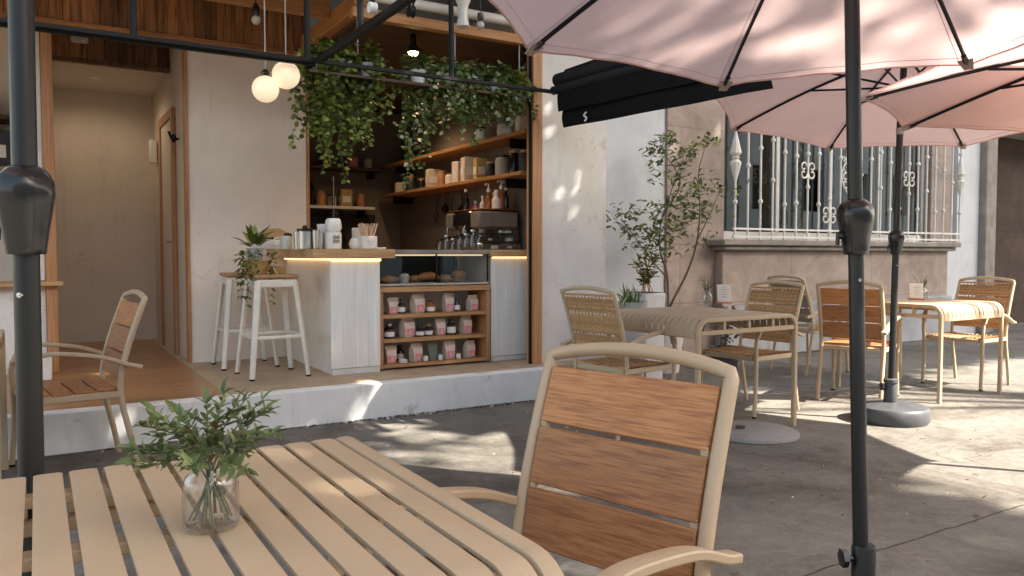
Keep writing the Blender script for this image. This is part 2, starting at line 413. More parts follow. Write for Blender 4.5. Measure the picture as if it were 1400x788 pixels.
M['sillst'] = mat('grey_stone_sill', (.27, .235, .21), .8, .25, 5, .4, 50, .004)
M['cedar'] = wood('cedar_cladding', (.13, .055, .02), (.34, .155, .055), .55, axis=2, grain=22, stretch=1.4, rnd=.62, bmp=.2)
M['beamw'] = wood('orange_beam_wood', (.34, .145, .045), (.47, .225, .08), .5, axis=0, grain=24, stretch=1.3, rnd=.08)
M['beamy'] = wood('orange_beam_wood_b', (.34, .145, .045), (.47, .225, .08), .5, axis=1, grain=24, stretch=1.3, rnd=.08)
M['postw'] = wood('door_post_wood', (.40, .185, .075), (.50, .25, .11), .5, axis=2, grain=24, stretch=1.2, rnd=.06)
M['topw'] = wood('oak_countertop', (.42, .24, .10), (.56, .35, .165), .42, axis=0, grain=22, stretch=1.5, rnd=.08)
M['shelfw'] = wood('oak_shelf', (.38, .19, .075), (.50, .27, .115), .5, axis=0, grain=22, stretch=1.5, rnd=.06)
M['shelfy'] = wood('oak_shelf_b', (.36, .17, .06), (.48, .25, .10), .5, axis=1, grain=22, stretch=1.5, rnd=.06)
M['whitewood'] = wood('whitewashed_boards', (.74, .72, .68), (.79, .77, .735), .6, axis=2, grain=16, stretch=1.2, rnd=.02, bmp=.06, dark=.96)
M['stool'] = mat('chipped_white_metal', (.74, .69, .60), .45, .08, 12, .08, 90, .002)
M['seatw'] = wood('stool_seat_wood', (.35, .18, .09), (.48, .28, .15), .55, axis=0)
M['ceil'] = wood('dark_ceiling_board', (.045, .024, .014), (.075, .04, .022), .6, axis=0, grain=12, rnd=.2)
M['ceilw'] = plaster('hall_ceiling_paint', (.64, .575, .50), .06, .1)
M['hall'] = plaster('hall_wall_paint', (.70, .615, .52), .08, .2)
M['dark'] = mat('dark_board', (.028, .027, .026), .55, .2, 4, .05, 60)
M['darkwall'] = plaster('taupe_back_wall', (.23, .19, .155), .12, .15)
M['steel'] = mat('black_steel', (.009, .009, .010), .55, .15, 9, .08, 120, .001, spec=.25)
M['chrome'] = mat('brushed_steel', (.55, .54, .52), .25, .08, 9, .03, 200, .001, metal=1)
M['pipe'] = mat('white_pipe_paint', (.72, .68, .62), .5, .12, 4, .1, 40)
M['whitepl'] = mat('white_ceramic', (.78, .75, .70), .3, .04, 8, .03, 60)
M['paper'] = mat('white_paper', (.78, .74, .68), .8, .05, 9, .1, 60)
M['kraft'] = mat('kraft_paper', (.66, .55, .44), .8, .08, 12, .25, 40, .004, rnd=.1)
M['bagpink'] = mat('pink_print', (.80, .30, .32), .7, .1, 20, .1, 60)
M['bagface'] = mat('pale_bag_front', (.80, .64, .58), .7, .06, 20, .15, 40, .003)
M['jar'] = mat('dark_glass_jar', (.02, .015, .013), .12, .2, 9, 0)
M['amber'] = mat('amber_syrup', (.30, .09, .02), .15, .2, 9, 0)
M['green'] = mat('sage_bag', (.17, .20, .15), .7, .1, 9, .1, 50)
M['straw'] = wood('stirrer_wood', (.62, .40, .25), (.72, .52, .36), .6, axis=2, rnd=.1)
M['bread'] = mat('baked_crust', (.45, .21, .08), .55, .35, 25, .4, 60, .004, rnd=.2)
M['glass'] = glassmat('clear_glass', (.96, .97, .96), 1.0, 1.5, .25)
M['vase'] = glassmat('vase_glass', (.995, .996, .995), 1.2, 1.45, .11)
M['pane'] = glassmat('window_glass', (.6, .62, .6), 2.3, 1.5, .2)
M['acry'] = glassmat('acrylic_box', (.80, .84, .86), 1.3, 1.49, .2)
M['globe'] = emitmat('opal_globe', (1.0, .81, .55), .13)
M['led'] = emitmat('warm_led', (1.0, .66, .30), .5)
M['led2'] = emitmat('case_led', (1.0, .74, .40), .2)
M['bulb'] = emitmat('warm_bulb', (1.0, .72, .40), 4)
M['bulboff'] = mat('clear_bulb', (.55, .53, .5), .15, .05, 9, 0)
M['grille'] = mat('white_wrought_iron', (.74, .71, .66), .5, .08, 14, .15, 90, .002)
M['frame'] = mat('window_frame_paint', (.68, .66, .62), .5, .08, 8, .05, 60)
M['curtain'] = fabric('grey_curtain', (.24, .235, .22), .1)
M['leafd'] = leafmat('pothos_leaf', (.038, .065, .012), (.150, .205, .030), (.30, .34, .07), .4, .22)
M['leafv'] = leafmat('variegated_leaf', (.042, .080, .018), (.165, .235, .055), (.58, .60, .42), .4, .25)
M['leafb'] = leafmat('shrub_leaf', (.055, .085, .026), (.15, .195, .062), (.42, .42, .06), .4, .25)
M['leafm'] = leafmat('cutting_leaf', (.065, .105, .038), (.15, .205, .075), (.28, .33, .14), .45, .25)
M['leaft'] = leafmat('street_tree_leaf', (.03, .055, .012), (.075, .12, .025), (.12, .17, .04), .5, .2)
M['stem'] = mat('green_stem', (.13, .14, .06), .6, .2, 20, .1, 80)
M['bark'] = mat('grey_bark', (.12, .085, .06), .9, .3, 14, .6, 60, .006)
M['petal'] = leafmat('yellow_petal', (.50, .42, .10), (.70, .62, .22), (.75, .72, .5), .6, .3)
M['potgrey'] = mat('grey_planter', (.38, .36, .34), .8, .15, 7, .3, 40)
M['potwhite'] = mat('white_planter', (.68, .67, .65), .7, .1, 7, .2, 40)
M['terra'] = mat('terracotta', (.40, .16, .075), .75, .12, 9, .2, 50)
M['basket'] = wood('wicker_basket', (.42, .26, .09), (.58, .38, .15), .7, axis=0, grain=40, stretch=14)
M['disc'] = plaster('cast_concrete', (.27, .262, .25), .14, .25)
M['orange'] = mat('orange_acrylic', (.55, .22, .10), .35, .05, 9, 0)
M['ink'] = mat('dark_ink', (.03, .028, .026), .6, .1, 9, 0)
M['inkgrey'] = mat('grey_ink', (.42, .39, .36), .7, .1, 9, 0)
M['asphalt'] = mat('asphalt', (.055, .054, .052), .85, .25, 6, .4, 120, .004)
M['kerb'] = mat('kerb_stone', (.34, .33, .31), .85, .2, 5, .3, 60)
# ================================================================== SETTING
FL = .24
def wpart(mb, name, mats, root, **k):
    o = mb.build(name, mats, root, **k); o.location = -Vector(root.location); return o
struct(MB().bx(-60, 90, -5, 40, -.14, 0, 0).build('pavement', M['ground']))
struct(MB().quad([(-250, -250, -.14), (250, -250, -.14), (250, 250, -.14), (-250, 250, -.14)]).build('road', M['asphalt']))
k = MB()
for i in range(-40, 60): k.bx(i * 1.0 + .004, i * 1.0 + .996, -5.17, -5.003, -.14, .006, .012)
struct(k.build('kerb', M['kerb']))
struct(MB().bx(-6, 3.47, 5.1, 5.22, 0, FL, .006).build('step', M['step']))
struct(MB().bx(1.02, 3.898, 5.223, 9.1, 0, FL, 0).build('tiled_floor', M['tile']))
struct(MB().bx(-6, 1.017, 5.223, 9.1, 0, FL - .001, 0).build('parquet_floor', M['parquet']))

# ------------------------------------------------------------------ cafe building
cafe = thing('cafe_building', (2.0, 6.9, 0), 'open-fronted cafe with warm white plaster walls, dark plank fascia and orange timber beams', 'building')
wpart(MB().bx(1.085, 2.06, 6.9, 7.0, FL, 3.6, .002), 'wall_panel', M['plaster'], cafe)
wpart(MB().bx(1.062, 1.084, 6.885, 7.0, FL, 2.86, .002).bx(2.061, 2.085, 6.885, 7.0, FL, 2.86, .002), 'edge_trim', M['postw'], cafe)
w = MB(); w.bx(1.085, 1.185, 7.002, 9.1, FL, 3.6, 0)
wpart(w, 'hall_wall', M['hall'], cafe)
wpart(MB().bx(1.98, 2.08, 7.002, 9.1, FL, 2.88, 0), 'inner_wall', M['darkwall'], cafe)
wpart(MB().bx(-.6, 1.3, 9.1, 9.2, 0, 3.6, 0), 'hall_back_wall', M['hall'], cafe)
wpart(MB().bx(-.02, .056, 7.0, 9.1, FL, 3.6, 0), 'hall_left_wall', M['hall'], cafe)
wpart(MB().bx(.058, 1.083, 7.86, 9.098, 2.80, 2.86, 0), 'hall_ceiling', M['ceilw'], cafe)
w = MB(); x = .058
while x < 1.08:
    x2 = min(x + RND.uniform(.09, .15), 1.083); w.bx(x, x2 - .003, 7.82, 7.857, 2.80, 3.5, .002); x = x2
w.bx(.058, 1.083, 7.80, 7.82, 2.80, 2.835, .002)
wpart(w, 'hall_lintel', M['cedar'], cafe)
# door inside the hall, on its right wall
w = MB(); w.bx(1.05, 1.083, 7.55, 7.63, FL, 2.45, .003).bx(1.05, 1.083, 8.35, 8.43, FL, 2.45, .003).bx(1.05, 1.083, 7.632, 8.348, 2.37, 2.45, .003)
df = wpart(w, 'door_frame', M['postw'], cafe)
dd = MB().bx(1.068, 1.082, 7.632, 8.348, FL, 2.368, .002).build('door', M['hall'], cafe); dd.location = -Vector(cafe.location)
w = MB(); w.tube([(1.068, 7.72, 1.25), (1.02, 7.72, 1.25), (1.02, 7.84, 1.25)], .009, 6)
wpart(w, 'handle', M['chrome'], cafe)
w = MB(); w.box((1.04, 8.75, 2.18), (.07, .09, .24), .01); wpart(w, 'wall_lamp', M['whitepl'], cafe)
w = MB(); w.tube([(1.08, 7.35, 2.14), (1.02, 7.35, 2.14), (1.0, 7.35, 2.2)], .012, 6).lathe([(.012, 2.11), (.022, 2.13), (.022, 2.16), (.012, 2.18)], 12, (1.04, 7.35, 0)); wpart(w, 'wall_hook', M['steel'], cafe)
# smoke sensor seen in the hall; the ceiling disc is added for the hall fill
w = MB(); w.box((.36, 7.79, 3.0), (.14, .03, .075), .02); wpart(w, 'vent_box', M['whitepl'], cafe)
w = MB(); w.lathe([(0, 2.795), (.05, 2.795), (.055, 2.80)], 16, (.5, 8.4, 0)); wpart(w, 'downlight', M['whitepl'], cafe)
# fascia of vertical planks
w = MB(); x = -3.2
while x < 2.05:
    x2 = x + RND.uniform(.085, .15); d = RND.uniform(0, .012); w.bx(x, min(x2, 2.06) - .002, 6.80 - d, 6.86, 2.885, 3.9, .003); x = x2
wpart(w, 'fascia_cladding', M['cedar'], cafe)
wpart(MB().bx(-3.2, 2.06, 6.775, 6.86, 2.855, 2.883, .002), 'fascia_trim', M['beamw'], cafe)
# timber beams
wpart(MB().bx(-3.2, 2.0, 6.0, 6.1, 2.985, 3.14, .006), 'beam', M['beamw'], cafe)
wpart(MB().bx(2.0, 2.12, 5.48, 6.88, 2.90, 3.03, .006), 'beam', M['beamy'], cafe)
wpart(MB().bx(1.95, 4.6, 5.38, 5.46, 2.825, 2.899, .005), 'beam', M['beamw'], cafe)
wpart(MB().bx(-3.2, 4.6, 5.21, 5.30, 3.10, 3.19, .005), 'beam', M['beamw'], cafe)
w = MB(); y = 4.95
while y < 6.8:
    w.bx(-3.2, 2.0, y, y + .115, 3.30, 3.33, .003); y += .12
wpart(w, 'porch_ceiling', M['beamw'], cafe)
w = MB()
for i in range(12): w.bx(-2.6 + i * .42, -2.54 + i * .42, 5.0, 6.78, 3.2, 3.297, .003)
wpart(w, 'joists', M['beamy'], cafe)
wpart(MB().tube([(1.2, 5.32, 2.965), (4.6, 5.32, 2.965)], .036, 14), 'pipe', M['pipe'], cafe)
wpart(MB().bx(-6, 6, 4.7, 5.39, 3.36, 4.3, .004), 'roof_slab', M['wallw'], cafe)
wpart(MB().bx(-6, 4.235, 5.402, 9.3, 3.72, 3.8, 0), 'roof', M['ceil'], cafe)
w = MB(); y = 5.48
while y < 9.08:
    w.bx(2.085, 3.898, y, min(y + .118, 9.098), 2.88, 2.90, .002); y += .12
wpart(w, 'cafe_ceiling', M['ceil'], cafe)
w = MB()
for (x_, y_) in ((2.75, 6.2), (3.2, 6.6), (3.0, 7.6)): w.lathe([(0, 2.868), (.10, 2.868), (.11, 2.879)], 20, (x_, y_, 0))
wpart(w, 'ceiling_speaker', M['dark'], cafe)
wpart(MB().bx(2.08, 3.9, 9.1, 9.2, FL, 2.9, 0), 'back_wall', M['darkwall'], cafe)
wpart(MB().bx(2.085, 3.55, 9.06, 9.098, FL, 1.62, .003), 'back_board', M['dark'], cafe)
wpart(MB().bx(3.9, 4.0, 5.552, 9.1, FL, 2.9, 0), 'side_wall', M['darkwall'], cafe)
wpart(MB().bx(3.553, 4.235, 5.40, 5.55, 0, 6, .004), 'front_wall', M['wallw'], cafe)
wpart(MB().bx(4.10, 4.235, 5.552, 6.2, 0, 4.2, 0), 'return_wall', M['wallw'], cafe)
wpart(MB().bx(4.237, 4.262, 5.50, 5.56, 0, 3.2, .003), 'downpipe', M['potgrey'], cafe)  # narrow grey strip where the white wall steps back
wpart(MB().bx(3.462, 3.551, 5.365, 5.47, FL, 2.822, .004), 'door_post', M['postw'], cafe)
wpart(MB().bx(3.447, 3.460, 5.385, 5.415, FL, 2.822, .002), 'door_jamb', M['steel'], cafe)
wpart(MB().bx(.058, .135, 6.86, 6.98, FL, 2.85, .003), 'door_post', M['postw'], cafe)
# left unit: low wall with ledge, white strip and the room behind
wpart(MB().bx(-3.2, .056, 6.9, 7.0, FL, .90, .003), 'low_wall', M['wallw'], cafe)
wpart(MB().bx(-.10, .056, 6.88, 7.0, .942, 2.853, .003), 'wall_pier', M['wallw'], cafe)
wpart(MB().bx(-3.2, .17, 6.80, 7.0, .902, .940, .004), 'ledge', M['topw'], cafe)
wpart(MB().bx(-3.2, -.02, 8.0, 8.1, FL, 3.6, 0), 'room_wall', M['plaster'], cafe)
# ------------------------------------------------------------------ stone house
house = thing('stone_house', (8.5, 6.2, 0), 'pinkish stone house with barred bay window, grey sill and dark stone doorway', 'building')
wpart(MB().bx(4.265, 5.64, 6.2, 6.4, 0, 4.6, .004), 'plain_wall', M['wallb'], house)
wpart(MB().bx(5.643, 6.48, 6.17, 6.4, 0, 4.6, .006), 'stone_pier', M['stone'], house)
wpart(MB().bx(6.34, 10.64, 6.05, 6.168, 0, 1.18, .01).bx(6.5, 10.64, 6.17, 6.4, 0, 1.18, .0), 'bay_wall', M['stone'], house)
wpart(MB().bx(6.33, 10.65, 5.985, 6.047, 0, .58, .012), 'base_panel', M['basepaint'], house)
w = MB(); w.bx(6.20, 10.70, 5.90, 6.40, 1.235, 1.30, .012); w.bx(6.27, 10.66, 5.95, 6.40, 1.182, 1.233, .014)
wpart(w, 'sill', M['sillst'], house)
wpart(MB().bx(10.42, 10.955, 6.175, 6.6, 1.302, 4.6, .006), 'stone_jamb', M['stone'], house)
wpart(MB().bx(6.482, 10.418, 6.17, 6.6, 3.25, 4.6, .006), 'lintel', M['stone'], house)
wpart(MB().bx(10.72, 11.52, 6.12, 6.4, 0, 1.2, .004).bx(10.958, 11.52, 6.12, 6.4, 1.302, 4.6, .004).bx(10.958, 11.52, 6.12, 6.4, 1.2, 1.302, 0), 'white_pilaster', M['wallb'], house)
w = MB(); w.bx(11.523, 11.66, 6.02, 6.5, 0, 3.0, .012).bx(11.663, 11.80, 6.06, 6.5, 0, 2.95, .01).bx(11.803, 11.97, 6.11, 6.5, 0, 2.9, .01)
w.bx(11.523, 16, 6.02, 6.5, 3.003, 3.25, .012).bx(11.663, 16, 6.06, 6.5, 2.953, 3.0, .01)
wpart(w, 'door_frame', M['sillst'], house)
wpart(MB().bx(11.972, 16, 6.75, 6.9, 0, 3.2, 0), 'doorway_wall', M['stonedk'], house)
wpart(MB().bx(11.523, 20, 6.12, 6.5, 3.253, 4.6, .0), 'upper_wall', M['stone'], house)
wpart(MB().bx(6.3, 11.2, 7.6, 7.7, 0, 4, 0), 'room_wall', M['darkwall'], house)
win = MB()
win.bx(6.482, 10.418, 6.27, 6.33, 1.302, 1.40, .004).bx(6.482, 10.418, 6.27, 6.33, 3.18, 3.248, .004)
for xx in (6.482, 7.44, 8.41, 9.39, 10.36): win.bx(xx, xx + .058, 6.275, 6.325, 1.402, 3.178, .004)
wo = wpart(win, 'window', M['frame'], house)
for i, xx in enumerate((6.542, 7.50, 8.47, 9.45)):
    p = MB().bx(xx, xx + .896, 6.296, 6.302, 1.404, 3.176, 0).build('pane', M['pane'], wo)
# curtains: wavy cloth
def curtain(x0, x1, y, z0, z1, amp=.025):
    mb = MB(); n = int((x1 - x0) / .02); vs = []
    for i in range(n + 1):
        xx = x0 + (x1 - x0) * i / n; yy = y + amp * math.sin(i * .33 + math.sin(i * .09) * 2)
        vs.append((mb.bm.verts.new((xx, yy, z0)), mb.bm.verts.new((xx, yy + amp * .4 * math.sin(i * .31), z1))))
    fs = [mb.bm.faces.new((vs[i][0], vs[i + 1][0], vs[i + 1][1], vs[i][1])) for i in range(n)]
    mb._mark(fs, 0, .5); return mb
for (a, b_) in ((6.5, 7.0), (7.45, 8.15), (9.5, 10.4)):
    wpart(curtain(a, b_, 6.46, 1.3, 3.2), 'curtain', M['curtain'], house)
# things on the inner window ledge
w = MB(); w.bx(6.49, 10.41, 6.335, 6.62, 1.30, 1.345, .003); wpart(w, 'inner_ledge', M['frame'], house)
t = thing('wooden_box', (8.02, 6.42, 1.346), 'amber wooden box standing behind the barred window glass', 'box')
MB().bx(-.09, .09, -.05, .05, 0, .30, .01).build('box_body', M['basket'], t)
MB().bx(-.095, .095, -.055, .055, .301, .33, .006).build('lid', M['topw'], t)

wpart(MB().bx(4.27, 20, 6.42, 12, 4.602, 4.75, 0), 'roof', M['sillst'], house)
wpart(MB().bx(6.1, 6.2, 6.42, 12, 0, 4.6, 0), 'side_wall', M['darkwall'], house)
wpart(MB().bx(11.3, 11.4, 6.62, 12, 0, 4.6, 0), 'side_wall', M['darkwall'], house)
# ------------------------------------------------------------------ window grille
gr = thing('window_grille', (8.4, 5.95, 1.30), 'white wrought iron grille with scrolls in front of the bay window', 'window grille')
GX0, GX1, GZ = -1.99, 2.32, 1.85
def collar(mb, x, z, r=.022): mb.lathe([(.010, z - .028), (r, z - .012), (r, z + .012), (.010, z + .028)], 10, (x, 0, 0))
for z in (.02, .105, 1.74):
    MB().bx(GX0 - .03, GX1 + .03, -.012, .012, z, z + .022, .002).build('rail', M['grille'], gr)
nb = 23
for i in range(nb):
    x = GX0 + (GX1 - GX0) * i / (nb - 1); mb = MB()
    if i in (0, nb - 1):
        mb.tube([(x, 0, 0), (x, 0, GZ)], .013, 8)
        for zc in (.62,):
            mb.lathe([(.013, zc), (.062, zc + .20), (.03, zc + .235), (.045, zc + .25), (.03, zc + .265), (.062, zc + .30), (.013, zc + .52)], 8, (x, 0, 0))
        collar(mb, x, zc + .57, .026); collar(mb, x, .4, .026)
    else:
        mb.tube([(x, 0, 0), (x, 0, GZ)], .0125, 8)
        zs = ((.95, .42), (.80,), (1.0, .42), (.66, 1.1), (.40, .98))[i % 5]
        if i not in (6, 8, 16): [collar(mb, x, z, .026) for z in zs]
    mb.build('bar', M['grille'], gr)
def cscroll(mb, x, z, sx, sz, s=1.0):
    pts = []
    for k in range(15):
        a = k / 14 * 1.75 * PI; rr = .062 * s * (1 - .045 * k)
        pts.append((x + sx * (.012 + .062 * s - rr * math.cos(a)), 0, z + sz * (.02 + .02 * s + rr * math.sin(a))))
    mb.tube(pts, .0095, 6)
for i, z in ((6, .80), (8, .30), (16, .80)):
    x = GX0 + (GX1 - GX0) * i / (nb - 1); mb = MB()
    for a in (-1, 1):
        for b_ in (-1, 1): mc = MB(); cscroll(mc, x, z, a, b_, .95); mc.build('scroll', M['grille'], gr)
    for dz in (.19, -.19): mc = MB(); collar(mc, x, z + dz, .026); mc.build('collar', M['grille'], gr)
xs = GX0 + (GX1 - GX0) * 9.55 / (nb - 1); mb = MB()
pts = [(xs + .09 * math.sin(t_ * .9), 0, .25 + t_ * .1) for t_ in range(11)]; mb.tube(pts, .0095, 6, sub=3)
mb.build('scroll', M['grille'], gr)
for z, s_ in ((1.05, 1), (.72, -1), (.9, 1)):
    for sz in (1, -1): mc = MB(); cscroll(mc, xs - s_ * .06, z, s_, sz, 1.0); mc.build('scroll', M['grille'], gr)

# ------------------------------------------------------------------ steel frame with the folded black awning
sf = thing('overhead_rack', (1.5, 5.1, 2.41), 'black steel overhead frame with hanging rods across the cafe front', 'frame')
RZ = 2.405
wpart(MB().bx(-3.0, 3.60, 5.085, 5.115, RZ - .013, RZ + .013, .003), 'rail', M['steel'], sf)
wpart(MB().bx(-3.0, 1.60, 5.12, 5.15, RZ - .026, RZ + .006, .003), 'rail', M['steel'], sf)
wpart(MB().bx(1.585, 1.625, 2.2, 5.083, RZ - .02, RZ + .02, .003), 'side_bar', M['steel'], sf)
wpart(MB().bx(3.565, 3.60, 2.6, 5.083, RZ + .14, RZ + .18, .003), 'side_bar', M['steel'], sf)
for (px, yy) in ((183, 5.1), (420, 5.1), (617, 5.1)):
    p = at(px, 80, Y=yy); wpart(MB().tube([(p.x, yy, RZ), (p.x, yy, 3.36)], .02, 8), 'rod', M['steel'], sf)
p = at(493, 35, X=1.605); wpart(MB().tube([(1.605, p.y, RZ), (1.605, p.y, 3.5)], .02, 8), 'rod', M['steel'], sf)
pul = MB(); q = at(520, 13, X=1.605); pul.lathe([(0, -.02), (.03, -.02), (.03, .02), (0, .02)], 14, (1.56, q.y, q.z), mat=Matrix.Rotation(PI / 2, 4, 'Y'))
wpart(pul, 'pulley', M['whitepl'], sf)
wpart(MB().tube([(1.56, q.y, q.z), (1.57, q.y, 3.4)], .016, 6), 'pulley_strap', M['steel'], sf)

aw = thing('folded_awning', (3.58, 4.2, 2.4), 'folded black fabric awning hanging in tiers beside the white wall', 'awning')
def flap(x0, x1, z0, z1, ya, yb, zt, wav, thick=.006):
    """hanging cloth from (x0,z1) down to (x1,z0) between y=ya and yb, hem shifting by zt"""
    mb = MB(); n = 34; m_ = 8; gr_ = []
    for i in range(n + 1):
        yy = ya + (yb - ya) * i / n; row = []
        for j in range(m_ + 1):
            u = j / m_
            xx = x0 + (x1 - x0) * u - .02 * math.sin(u * PI) + wav * .5 * math.sin(i * .33 + j * .3) * u
            zz = z1 + (z0 - z1) * u + zt * (i / n) + (.003 * math.sin(i * .42 + 1) if j == m_ else .001 * math.sin(i * .9 + j))
            row.append(mb.bm.verts.new((xx, yy, zz)))
        gr_.append(row)
    fs = [mb.bm.faces.new((gr_[i][j], gr_[i + 1][j], gr_[i + 1][j + 1], gr_[i][j + 1])) for i in range(n) for j in range(m_)]
    mb._mark(fs, 0, .5)
    k = bmesh.ops.solidify(mb.bm, geom=mb.bm.faces[:], thickness=thick)
    for f in mb.bm.faces: f.smooth = True
    return mb
wpart(flap(3.56, 3.54, 2.26, 2.50, 5.13, 3.05, -.06, .012), 'awning_tier', M['black'], aw)
wpart(flap(3.585, 3.575, 2.135, 2.30, 5.11, 3.05, -.06, .014), 'awning_tier', M['black'], aw)
wpart(flap(3.61, 3.90, 2.30, 2.52, 5.12, 3.05, -.06, .012), 'awning_tier', M['black'], aw)
wpart(MB().tube([(3.60, 5.22, 2.53), (3.60, 3.0, 2.47)], .055, 14), 'awning_roll', M['black'], aw)
wpart(MB().tube([(3.545, 5.20, 2.44), (3.545, 3.0, 2.38)], .035, 12), 'awning_roll', M['black'], aw)
q = at(803, 160, X=3.545); wpart(MB().tube([(3.535, q.y, q.z + .035), (3.52, q.y + .01, q.z + .01), (3.53, q.y - .01, q.z - .01), (3.52, q.y, q.z - .035)], .007, 6, sub=3), 'tie_cord', M['whitepl'], aw)
# ================================================================== CAFE COUNTER
ct = thing('service_counter', (1.95, 5.9, FL), 'whitewashed plank counter with thick oak top and warm light strip beneath it', 'counter')
w = MB(); x = 1.85
while x < 2.235:
    x2 = min(x + .096, 2.237); w.bx(x, x2 - .0004, 5.62, 5.64, FL + .05, 1.108, .001); x = x2
wpart(w, 'front_boards', M['whitewood'], ct)
wpart(MB().bx(1.87, 2.237, 5.645, 6.88, FL, 1.106, 0), 'core', M['plaster'], ct)
wpart(MB().bx(1.862, 2.237, 5.628, 5.644, FL, FL + .048, .002), 'plinth', M['frame'], ct)
w = MB(); w.bx(1.70, 2.335, 5.55, 5.86, 1.11, 1.178, .005).bx(1.70, 2.335, 5.862, 6.18, 1.11, 1.178, .005).bx(1.70, 2.335, 6.182, 6.88, 1.11, 1.178, .005)
wpart(w, 'countertop', M['topw'], ct)
wpart(MB().bx(1.845, 2.24, 5.600, 5.616, 1.088, 1.109, .002).bx(1.842, 1.856, 5.63, 6.85, 1.096, 1.109, .002), 'light_strip', M['led'], ct)
rc = thing('side_counter', (3.43, 5.9, FL), 'narrow white boarded counter with oak top between pastry case and door post', 'counter')
w = MB(); x = 3.245
while x < 3.63:
    x2 = min(x + .096, 3.63); w.bx(x, x2 - .0004, 5.68, 5.70, FL + .045, 1.118, .001); x = x2
wpart(w, 'front_boards', M['whitewood'], rc)
wpart(MB().bx(3.25, 3.88, 5.705, 6.3, FL, 1.116, 0), 'core', M['plaster'], rc)
wpart(MB().bx(3.25, 3.63, 5.69, 5.704, FL, FL + .043, .002), 'plinth', M['frame'], rc)
wpart(MB().bx(3.222, 3.88, 5.61, 6.3, 1.121, 1.178, .004), 'countertop', M['topw'], rc)
wpart(MB().bx(3.25, 3.62, 5.66, 5.675, 1.108, 1.12, .002), 'light_strip', M['led'], rc)
# pastry case
pc = thing('pastry_case', (2.74, 5.9, .89), 'glass pastry display case set above the oak shelf unit', 'display case')
w = MB(); w.bx(2.25, 3.22, 5.68, 6.30, .893, .912, .002); wpart(w, 'case_base', M['chrome'], pc)
for xx, yy in ((2.25, 5.674), (2.735, 5.674), (3.206, 5.674), (2.25, 6.28), (3.206, 6.28)): wpart(MB().bx(xx, xx + .012, yy, yy + .012, .914, 1.14, .001), 'case_mullion', M['steel'], pc)
wpart(MB().bx(2.25, 3.22, 5.66, 6.30, 1.143, 1.176, .003), 'case_top', M['sillst'], pc)
wpart(MB().bx(2.264, 2.733, 5.677, 5.683, .914, 1.138, 0).bx(2.749, 3.204, 5.677, 5.683, .914, 1.138, 0), 'glass_front', M['glass'], pc)
wpart(MB().bx(2.27, 3.19, 5.72, 5.735, 1.128, 1.140, .002), 'light_strip', M['led2'], pc)
wpart(MB().bx(2.27, 3.20, 6.27, 6.278, .914, 1.14, 0), 'case_back', M['dark'], pc)
def croissant(mb, c, s):
    pts = [(c[0] + s * .9 * math.cos(a), c[1] + s * .6 * math.sin(a), c[2] + s * .35) for a in [PI * k / 8 for k in range(9)]]
    mb.tube(pts, [s * x for x in (.10, .22, .32, .40, .44, .40, .32, .22, .10)], 10, sub=2)
labs = ['golden croissant lying at the far left of the pastry case', 'pale cup cake beside the leftmost croissant in the glass case', 'flat golden pastry left of the case mullion', 'long crusty loaf lying just left of the case mullion', 'pale bun just right of the case mullion', 'round dark brown loaf at right in the pastry case']
for i, (px, kind) in enumerate(((534, 'c'), (553, 'k'), (571, 'c'), (586, 'l'), (609, 'b'), (628, 'r'))):
    p = at(px, 386, Y=5.86); mb = MB()
    if kind == 'c': croissant(mb, (p.x, 5.86, .913), .075)
    elif kind == 'l': mb.tube([(p.x - .10, 5.86, .945), (p.x - .05, 5.87, .955), (p.x + .03, 5.87, .96), (p.x + .10, 5.86, .945)], [.012, .035, .038, .012], 10, sub=3)
    elif kind == 'k': mb.lathe([(0, 0), (.032, 0), (.042, .05), (.03, .07), (0, .078)], 14, (p.x, 5.86, .913))
    elif kind == 'b': mb.lathe([(0, 0), (.045, .002), (.055, .025), (.04, .055), (0, .065)], 16, (p.x, 5.86, .913))
    else: mb.lathe([(0, 0), (.055, .003), (.07, .045), (.05, .085), (0, .10)], 16, (p.x, 5.88, .913))
    o = mb.build('pastry', M['whitepl'] if kind in 'k' else M['bread'], loc=None); tag(o, labs[i], 'pastry', 'pastries in the glass case')
